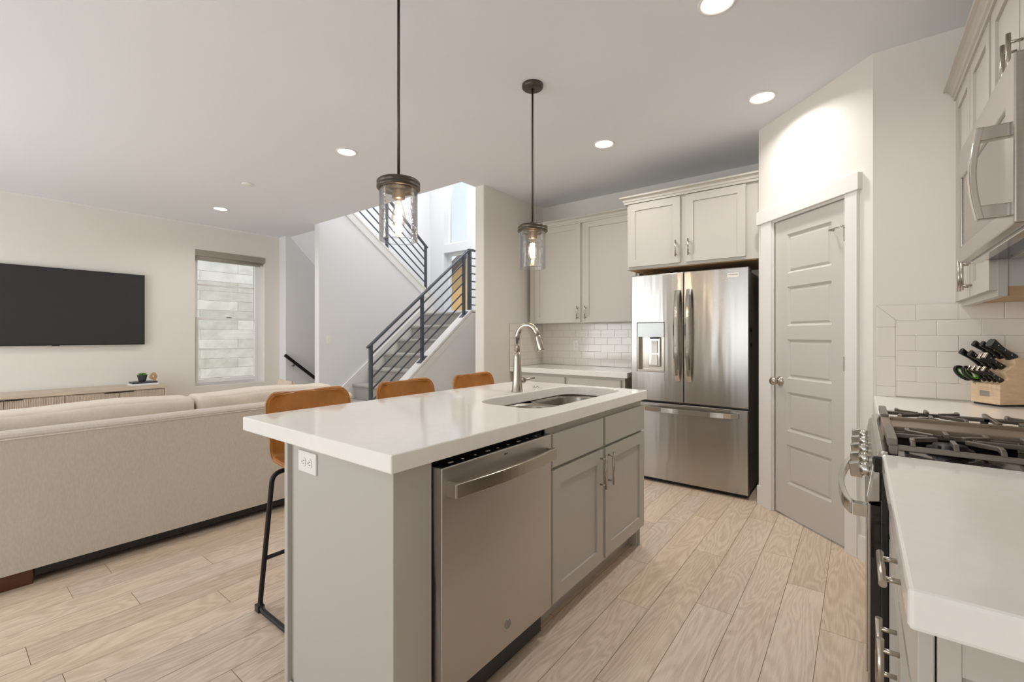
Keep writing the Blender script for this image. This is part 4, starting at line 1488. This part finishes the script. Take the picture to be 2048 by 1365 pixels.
# near base cabinet
nb = thing('base_cabinet', 'greige base cabinet under the nearest counter, right of the range', 'cabinet', (0.38, 1.22, 0))
mb = MB().box(0.106, 0.69, 0.845, 1.60, 0.10, 0.872).box(0.16, 0.69, 0.845, 1.60, 0.0, 0.10).box(0.083, 0.106, 0.83, 1.60, 0.10, 0.872)
mb.box(0.60, 0.69, 0.83, 0.846, 0.10, 0.872).box(0.106, 0.69, 0.83, 0.846, 0.80, 0.872).box(0.106, 0.69, 0.83, 0.846, 0.10, 0.17)
build('body', mb, CAB, nb, bevel=0.001)
d = build('drawer', slab(FR(0.063), -1.585, -0.835, 0.715, 0.852, 0.018), CAB, nb, bevel=0.002)
build('handle', pull(FR(0.063), -1.13, 0.80, 0.15, False, off=0.03, r=0.0065), NICKEL, d)
for k, (a, b) in enumerate(((-1.585, -1.225), (-1.215, -0.835))):
    d = build('door', shaker(FR(0.063), a, b, 0.12, 0.70, 0.018), CAB, nb)
    build('handle', pull(FR(0.063), b - 0.04 if k == 0 else a + 0.035, 0.565, 0.14, off=0.03, r=0.0065), NICKEL, d)
o = build('countertop', MB().box(0.049, 0.698, 0.768, 1.603, 0.872, 0.925), QUARTZ, bevel=0.006)
tag(o, 'white quartz countertop nearest the viewer at right, in front of the range', 'countertop')
# far base cabinet + counter
fb = thing('base_cabinet', 'greige base cabinet between the range and the pantry wall', 'cabinet', (0.38, 2.77, 0))
build('body', MB().box(0.10, 0.69, 2.40, 3.134, 0.10, 0.872).box(0.17, 0.69, 2.40, 3.134, 0.0, 0.10), CAB, fb, bevel=0.001)
d = build('drawer', slab(FR(0.08), -3.13, -2.42, 0.715, 0.852), CAB, fb, bevel=0.002)
build('handle', pull(FR(0.08), -2.775, 0.79, 0.15, False), NICKEL, d)
for k, (a, b) in enumerate(((-3.13, -2.785), (-2.775, -2.42))):
    d = build('door', shaker(FR(0.08), a, b, 0.12, 0.70), CAB, fb)
    build('handle', pull(FR(0.08), b - 0.035 if k == 0 else a + 0.035, 0.6), NICKEL, d)
o = build('countertop', MB().box(0.06, 0.698, 2.388, 3.135, 0.872, 0.925), QUARTZ, bevel=0.005)
tag(o, 'white quartz countertop behind the range, under the knife block', 'countertop')

# range
rg = thing('range', 'stainless gas range with cast-iron grates and five chrome knobs', 'range', (0.37, 2.0, 0))
RY0, RY1 = 1.612, 2.378
build('body', MB().box(0.046, 0.69, RY0, RY1, 0.03, 0.905), BLACKG, rg, bevel=0.003)
build('foot', MB().box(0.08, 0.12, RY0 + 0.03, RY0 + 0.07, 0, 0.031).box(0.08, 0.12, RY1 - 0.07, RY1 - 0.03, 0, 0.031).box(0.6, 0.64, RY0 + 0.03, RY0 + 0.07, 0, 0.031).box(0.6, 0.64, RY1 - 0.07, RY1 - 0.03, 0, 0.031), BLACKP, rg)
ck = build('cooktop', MB().box(0.056, 0.69, RY0 + 0.002, RY1 - 0.002, 0.905, 0.922), BLACKG, rg)
build('front_lip', MB().prism([(0.042, 0.893), (0.062, 0.905), (0.062, 0.93), (0.048, 0.932), (0.038, 0.922)], RY0 + 0.002, RY1 - 0.002, 'y'), CHROME, rg, bevel=0.002)
cpn = build('control_panel', MB().prism([(0.046, 0.79), (0.046, 0.90), (0.040, 0.915), (0.030, 0.905), (0.014, 0.80), (0.018, 0.785)], RY0 - 0.004, RY1 + 0.004, 'y'), STEEL, rg, bevel=0.003)
for k in range(5):
    y = 1.70 + 0.148 * k
    M2 = Matrix.Translation((0.021, y, 0.855)) @ Matrix.Rotation(R(-9), 4, 'Y')
    mb = MB(M2).lathe([(0, -0.022), (0.0185, -0.022), (0.0200, -0.006), (0.0205, 0.0), (0.014, 0.002), (0.014, 0.012), (0, 0.012)], (0, 0, 0), 'x', 28)
    kb = build('knob', mb, CHROME, rg)
    mb = MB(M2).prism([(-0.046, -0.019), (-0.044, 0.021), (-0.018, 0.024), (-0.018, -0.024)], -0.0115, 0.0115, 'y')
    build('knob_grip', mb, CHROME, kb, bevel=0.003)
build('corner_cap', MB().box(0.028, 0.062, RY0 - 0.005, RY0 + 0.012, 0.868, 0.914), BLACKG, rg, bevel=0.005)
od = build('oven_door', MB().box(0.018, 0.025, RY0 + 0.003, RY1 - 0.003, 0.205, 0.778), STEEL, rg, bevel=0.002)
build('door_core', MB().box(0.0245, 0.046, RY0 + 0.006, RY1 - 0.006, 0.21, 0.774), BLACKG, od)
build('oven_glass', MB().box(0.0165, 0.0185, RY0 + 0.06, RY1 - 0.06, 0.27, 0.68), BLACKG, od)
pts = []
for k in range(15):
    t = k / 14
    s = math.sin(math.pi * t) ** 0.6 if 0 < t < 1 else 0
    pts.append((-0.016 - 0.036 * s, RY0 + 0.055 + 0.655 * t, 0.742))
mb = MB().sweep(pts, [(-0.018, -0.008), (0.018, -0.008), (0.018, 0.008), (-0.018, 0.008)], (0, 0, 1))
mb.box(-0.018, 0.018, RY0 + 0.045, RY0 + 0.075, 0.724, 0.76).box(-0.018, 0.018, RY1 - 0.075, RY1 - 0.045, 0.724, 0.76)
build('oven_handle', mb, CHROME, od, bevel=0.002)
build('storage_drawer', MB().box(0.02, 0.046, RY0 + 0.003, RY1 - 0.003, 0.035, 0.195), STEEL, rg, bevel=0.003)
# burners
for (x, y, r) in ((0.20, 1.745, 0.045), (0.50, 1.745, 0.04), (0.20, 2.245, 0.04), (0.50, 2.245, 0.035), (0.35, 1.995, 0.05)):
    build('burner', MB().lathe([(0, 0.022), (r * 0.8, 0.022), (r * 0.85, 0.014), (r * 1.1, 0.012), (r * 1.15, 0), (0, 0)], (x, y, 0.922), 'z', 28), BLACKM if r != 0.05 else IRON, ck)


def bar3(mb, a, b, w=0.011, h=0.012):
    a, b = Vector(a), Vector(b)
    s = (b - a).cross(Vector((0, 0, 1)))
    return mb.sweep([a, b], [(-w / 2, -h / 2), (w / 2, -h / 2), (w / 2, h / 2), (-w / 2, h / 2)], s if s.length > 1e-6 else (1, 0, 0))


def grate(y0, y1):
    mb = MB()
    zt = 0.958
    ym = (y0 + y1) / 2
    # rails along x at lower height with posts, front and back rails along y
    for y in (y0, y1):
        bar3(mb, (0.07, y, zt - 0.016), (0.655, y, zt - 0.016), 0.012, 0.014)
    mb.sweep([(0.072, y0 - 0.004, zt - 0.006), (0.072, y1 + 0.004, zt - 0.006)], [(-0.011, -0.014), (0.011, -0.014), (0.011, 0.008), (0.0, 0.012), (-0.011, 0.008)], (1, 0, 0))
    bar3(mb, (0.655, y0, zt - 0.008), (0.655, y1, zt - 0.008), 0.016, 0.02)
    for x in (0.074, 0.36, 0.65):
        for y in (y0, y1):
            mb.box(x - 0.01, x + 0.01, y - 0.008, y + 0.008, 0.9215, zt - 0.01)
    bar3(mb, (0.36, y0, zt), (0.36, y1, zt), 0.012, 0.013)
    for cx in (0.20, 0.50):
        for y, s in ((y0, 1), (y1, -1)):
            for dx in (-0.085, 0.0, 0.085):
                p = [(cx + dx, y, zt - 0.012), (cx + dx, y + s * 0.012, zt), (cx + dx, y + s * 0.05, zt), (cx + dx * 0.35, y + s * 0.095, zt)] if dx else [(cx, y, zt - 0.012), (cx, y + s * 0.012, zt), (cx, y + s * 0.075, zt)]
                for q in range(len(p) - 1):
                    bar3(mb, p[q], p[q + 1], 0.011, 0.012)
        for s in (-1, 1):
            bar3(mb, (max(0.08, min(0.648, cx + s * 0.16)), ym, zt - 0.002), (cx + s * 0.045, ym, zt - 0.002), 0.011, 0.012)
    return mb


g1 = build('grate', grate(1.632, 1.868), IRON, rg, bevel=0.002)
g2 = build('grate', grate(2.122, 2.358), IRON, rg, bevel=0.002)
mb = MB().box(0.085, 0.65, 1.886, 2.104, 0.938, 0.95).box(0.06, 0.085, 1.882, 2.108, 0.9215, 0.957)
mb.box(0.085, 0.65, 1.882, 1.892, 0.945, 0.962).box(0.085, 0.65, 2.098, 2.108, 0.945, 0.962).box(0.63, 0.655, 1.882, 2.108, 0.9215, 0.957)
build('griddle', mb, GRIDDLE, rg, bevel=0.003)

# microwave
mw = thing('microwave', 'stainless over-range microwave hung under the wall cabinets', 'microwave', (0.5, 2.0, 1.525))
MX, MY0, MY1, MZ0, MZ1 = 0.298, 1.618, 2.386, 1.526, 1.945
build('body', MB().box(MX + 0.03, 0.695, MY0 + 0.002, MY1 - 0.002, MZ0 + 0.012, MZ1 - 0.001), BLACKP, mw)
build('side_panel', MB().box(MX + 0.028, 0.69, MY0, MY0 + 0.003, MZ0 + 0.01, MZ1 - 0.001), STEEL, mw)
md = build('door', MB().prism(rect(MY0, MZ0, MY1, MZ1), MX, MX + 0.028, 'x', [rect(1.705, 1.582, 2.352, 1.836)]), STEEL, mw, bevel=0.004)
build('window_trim', MB().prism(rect(1.705, 1.582, 2.352, 1.836), MX + 0.004, MX + 0.02, 'x', [rect(1.711, 1.588, 2.346, 1.830)]), BLACKG, md)
build('window_glass', MB().box(MX + 0.005, MX + 0.018, 1.711, 2.346, 1.588, 1.830), mat('mirror_glass', sr(150, 142, 132), 0.08, 0.85, var=0.03), md)  # beige in the colour stands for cabinet reflections on dark glass
pts = []
for k in range(13):
    t = k / 12
    s = math.sin(math.pi * t)
    pts.append((MX - 0.052 - 0.014 * s, 1.664, 1.55 + 0.236 * t))
mb = MB().sweep(pts, [(-0.014, -0.007), (0.014, -0.007), (0.014, 0.007), (-0.014, 0.007)], (0, 1, 0))
mb.box(MX - 0.054, MX + 0.001, 1.652, 1.676, 1.55, 1.585).box(MX - 0.054, MX + 0.001, 1.652, 1.676, 1.751, 1.786)
build('handle', mb, CHROME, md, bevel=0.003)
un = build('underside', MB().box(MX + 0.004, 0.69, MY0 + 0.01, MY1 - 0.01, MZ0 + 0.001, MZ0 + 0.0125), mat('dark_underside', sr(40, 42, 44), 0.18, 0.6, var=0.1), mw)
for y in (1.80, 2.20):
    build('vent_filter', MB().box(0.42, 0.60, y - 0.13, y + 0.13, MZ0 - 0.003, MZ0 + 0.002), NICKEL, un)
build('bottom_rail', MB().box(MX + 0.03, MX + 0.06, MY0 + 0.01, MY1 - 0.01, MZ0 - 0.008, MZ0 + 0.002), CHROME, un, bevel=0.002)

# upper cabinets
mcab = thing('wall_cabinet', 'greige two-door wall cabinet above the microwave', 'cabinet', (0.5, 2.0, 1.95))
build('body', MB().box(0.40, 0.695, 1.61, 2.386, 1.948, 2.445), CAB, mcab, bevel=0.001)
for k, (a, b) in enumerate(((-2.372, -2.004), (-1.994, -1.63))):
    d = build('door', shaker(FR(0.38), a, b, 1.96, 2.425), CAB, mcab)
    build('handle', pull(FR(0.38), b - 0.03 if k == 0 else a + 0.03, 2.075, 0.15), NICKEL, d)
fcab = thing('wall_cabinet', 'tall greige two-door wall cabinet above the knife block', 'cabinet', (0.5, 2.78, 1.4))
mb = MB().box(0.42, 0.695, 2.40, 3.134, 1.43, 2.445).box(0.40, 0.425, 2.388, 3.134, 1.395, 2.445).box(0.425, 0.695, 2.388, 2.401, 1.93, 2.445)
build('body', mb, CAB, fcab, bevel=0.001)
build('side_panel', MB().box(0.425, 0.695, 2.394, 2.401, 1.43, 1.94), SIDEGREY, fcab)
build('underside', MB().box(0.425, 0.69, 2.40, 3.14, 1.41, 1.4305).box(0.425, 0.69, 2.395, 2.41, 1.395, 1.43), PLY, fcab)
for k, (a, b) in enumerate(((-3.14, -2.775), (-2.765, -2.405))):
    d = build('door', shaker(FR(0.38), a, b, 1.42, 2.425), CAB, fcab)
    build('handle', pull(FR(0.38), b - 0.03 if k == 0 else a + 0.03, 1.515), NICKEL, d)
ncab = thing('wall_cabinet', 'greige wall cabinet nearest the viewer at the right edge', 'cabinet', (0.5, 1.2, 1.4))
build('body', MB().box(0.40, 0.695, 0.85, 1.606, 1.395, 2.445), CAB, ncab, bevel=0.001)
for k, (a, b) in enumerate(((-1.59, -1.235), (-1.225, -0.865))):
    d = build('door', shaker(FR(0.38), a, b, 1.42, 2.425), CAB, ncab)
    build('handle', pull(FR(0.38), b - 0.03 if k == 0 else a + 0.03, 1.515), NICKEL, d)
mb = crown(MB(), [(0.398, 0.85, 2.432), (0.398, 3.13, 2.432)], 1)
mb2 = MB()
mb2.v = [Vector((0.398 - (p.x - 0.398) * 1.25, p.y, p.z)) for p in mb.v]
mb2.f, mb2.s = mb.f, mb.s
o = build('crown_moulding', mb2, CAB, loc=(0.39, 2.0, 2.43))
tag(o, 'greige crown moulding along the top of the range wall cabinets', 'moulding')

# ------------------------------------------------------------------ knife block and knives
KM = Matrix.Translation((0.425, 3.075, 0.926)) @ Matrix.Rotation(R(-50), 4, 'Z')    # x = width (left to right), y = back
kb = thing('knife_block', 'pale maple knife block on the counter behind the range', 'knife block', KM.translation)
KW = 0.125
mb = MB(KM).prism([(0.0, 0.008), (0.0, 0.100), (0.040, 0.125), (0.022, 0.158), (0.075, 0.195), (0.068, 0.215), (0.10, 0.225), (0.20, 0.10), (0.20, 0.008)], 0, KW, 'x')
build('block', mb, MAPLE, kb, bevel=0.002)
build('rubber_base', MB(KM).box(0.004, KW - 0.004, 0.01, 0.19, 0.0, 0.0085), BLACKP, kb)
build('nameplate', MB(KM).box(0.040, 0.085, -0.0015, 0.001, 0.040, 0.066), NICKEL, kb, bevel=0.001)


def knife(x, y, z, ln, w_, h_, lab, kind='knife', endcap=True, cat='knife'):
    """handle leaning up and out of the block: local axis d points towards the viewer and up"""
    d = Vector((0, -0.80, 0.60)).normalized()
    up = Vector((0, 0.60, 0.80))
    base = Vector((x, y, z))
    def P(t, s, u):
        return base + d * t + up * u + Vector((s, 0, 0))
    def prof(t):
        return h_ * (0.82 + 0.22 * math.cos(2 * math.pi * (t / ln) * 0.9 + 0.4))
    t0 = KM @ (base + d * 0.0)
    o = thing('kitchen_' + kind if kind == 'knife' else kind, lab, cat, t0, 'knives in the block')
    mb = MB(KM)
    n = 10
    vs, fs = [], []
    for i in range(n + 1):
        t = -0.004 + (ln + 0.004) * i / n
        hh = prof(max(0, t)) / 2
        drop = -0.006 * (i / n) ** 2
        ring = [(-w_ / 2, -hh * 0.6), (-w_ * 0.3, -hh), (w_ * 0.3, -hh), (w_ / 2, -hh * 0.6), (w_ / 2, hh * 0.6), (w_ * 0.3, hh), (-w_ * 0.3, hh), (-w_ / 2, hh * 0.6)]
        vs += [P(t, a, b + drop) for a, b in ring]
    for i in range(n):
        for k in range(8):
            fs.append((i * 8 + k, i * 8 + (k + 1) % 8, (i + 1) * 8 + (k + 1) % 8, (i + 1) * 8 + k))
    mb.add(vs, fs, True)
    mb.add(vs[:8], [tuple(range(8))[::-1]])
    mb.add(vs[-8:], [tuple(range(8))])
    h = build('handle', mb, BLACKP, o)
    mb = MB(KM)
    for f_ in (0.2, 0.5, 0.8):
        c = P(ln * f_, 0, -0.003 * f_)
        for s in (-1, 1):
            mb.blob((c.x + s * w_ / 2, c.y, c.z), (0.0012, 0.003, 0.003), 1, 1, 8, 6)
    build('rivet', mb, CHROME, h)
    mb = MB(KM)
    tang = [P(ln * i / 8, 0, prof(ln * i / 8) / 2 + 0.0006 - 0.006 * (i / 8) ** 2) for i in range(9)]
    mb.sweep(tang, [(-0.0012, -0.0005), (0.0012, -0.0005), (0.0012, 0.0005), (-0.0012, 0.0005)], (1, 0, 0))
    build('tang', mb, CHROME, h)
    if endcap:
        mb = MB(KM)
        hh = prof(ln) / 2 + 0.001
        c0, c1 = P(ln - 0.002, 0, -0.006), P(ln + 0.007, 0, -0.006)
        mb.sweep([c0, c1], [(-w_ / 2, -hh), (w_ / 2, -hh), (w_ / 2, hh), (-w_ / 2, hh)], (1, 0, 0))
        build('end_cap', mb, NICKEL, h, bevel=0.002)
    # blade inside the block
    mb = MB(KM)
    mb.sweep([P(-0.05, 0, 0), P(0, 0, 0)], [(-0.001, -h_ * 0.4), (0.001, -h_ * 0.4), (0.001, h_ * 0.4), (-0.001, h_ * 0.4)], (1, 0, 0))
    build('blade', mb, CHROME, o)
    return o


big = [(0.016, 0.050, 0.172, 0.142, 'big black-handled knife reaching farthest left out of the block'),
       (0.046, 0.050, 0.172, 0.128, 'black-handled knife second from left in the middle row of the block'),
       (0.074, 0.048, 0.172, 0.100, 'black-handled knife in the middle row behind the steel-tipped one'),
       (0.096, 0.050, 0.174, 0.104, 'steel-tipped black knife at the right of the middle row')]
for x, y, z, ln, lab in big:
    knife(x, y, z, ln, 0.015, 0.028, lab, endcap=(ln < 0.11))
top = [(0.034, 0.088, 0.214, 0.135, 'black-handled knife at the top left of the block'),
       (0.064, 0.088, 0.216, 0.128, 'black-handled knife at the block top, left of the sharpening steel')]
for x, y, z, ln, lab in top:
    knife(x, y, z, ln, 0.015, 0.028, lab, endcap=False)
knife(0.100, 0.090, 0.220, 0.130, 0.030, 0.040, 'thick black handle of the sharpening steel at the block top right', kind='sharpening_steel', endcap=False, cat='sharpening steel')
for k in range(4):
    names = ('leftmost steak knife beside the green scissors', 'second steak knife from the scissors', 'third steak knife from the scissors', 'rightmost steak knife in the lower row of the block')
    knife(0.046 + 0.022 * k, 0.022, 0.116, 0.100, 0.012, 0.022, names[k] + ', with a steel end cap' if k else names[k], endcap=True)
sc = thing('kitchen_scissors', 'black kitchen scissors with green grip inserts at the block lower left', 'scissors', KM @ Vector((0.024, 0.02, 0.11)), 'knives in the block')
d = Vector((0, -0.80, 0.60)).normalized()
up = Vector((0, 0.60, 0.80))
for s, (cx_, m2) in enumerate(((0.010, BLACKP), (0.034, BLACKP))):
    base = Vector((cx_, 0.012, 0.108))
    ring = [base + d * (0.066 + 0.046 * math.cos(a)) + up * (0.017 * math.sin(a) - 0.004) + Vector((0.006 * math.sin(a) + (-0.006 if s == 0 else 0.006), 0, 0)) for a in [2 * math.pi * i / 20 for i in range(20)]]
    lp = build('handle_loop', MB(KM).tube(ring, 0.0075, 8, closed=True), m2, sc)
    ring2 = [base + d * (0.066 + 0.037 * math.cos(a)) + up * (0.0105 * math.sin(a) - 0.004) + Vector((0.004 * math.sin(a) + (-0.006 if s == 0 else 0.006), 0, 0)) for a in [2 * math.pi * i / 20 for i in range(20)]]
    build('grip_insert', MB(KM).tube(ring2, 0.0048, 8, closed=True), GREEN, lp)
    build('shank', MB(KM).tube([base + d * 0.022, base + d * -0.012 + Vector((0.022 - cx_, 0, 0)) * 0.8], 0.0055, 8), BLACKP, sc)
build('blade', MB(KM).sweep([Vector((0.022, 0.0, 0.10)) + d * 0.01, Vector((0.022, 0.0, 0.10)) - d * 0.05], [(-0.001, -0.008), (0.001, -0.008), (0.001, 0.008), (-0.001, 0.008)], (1, 0, 0)), CHROME, sc)
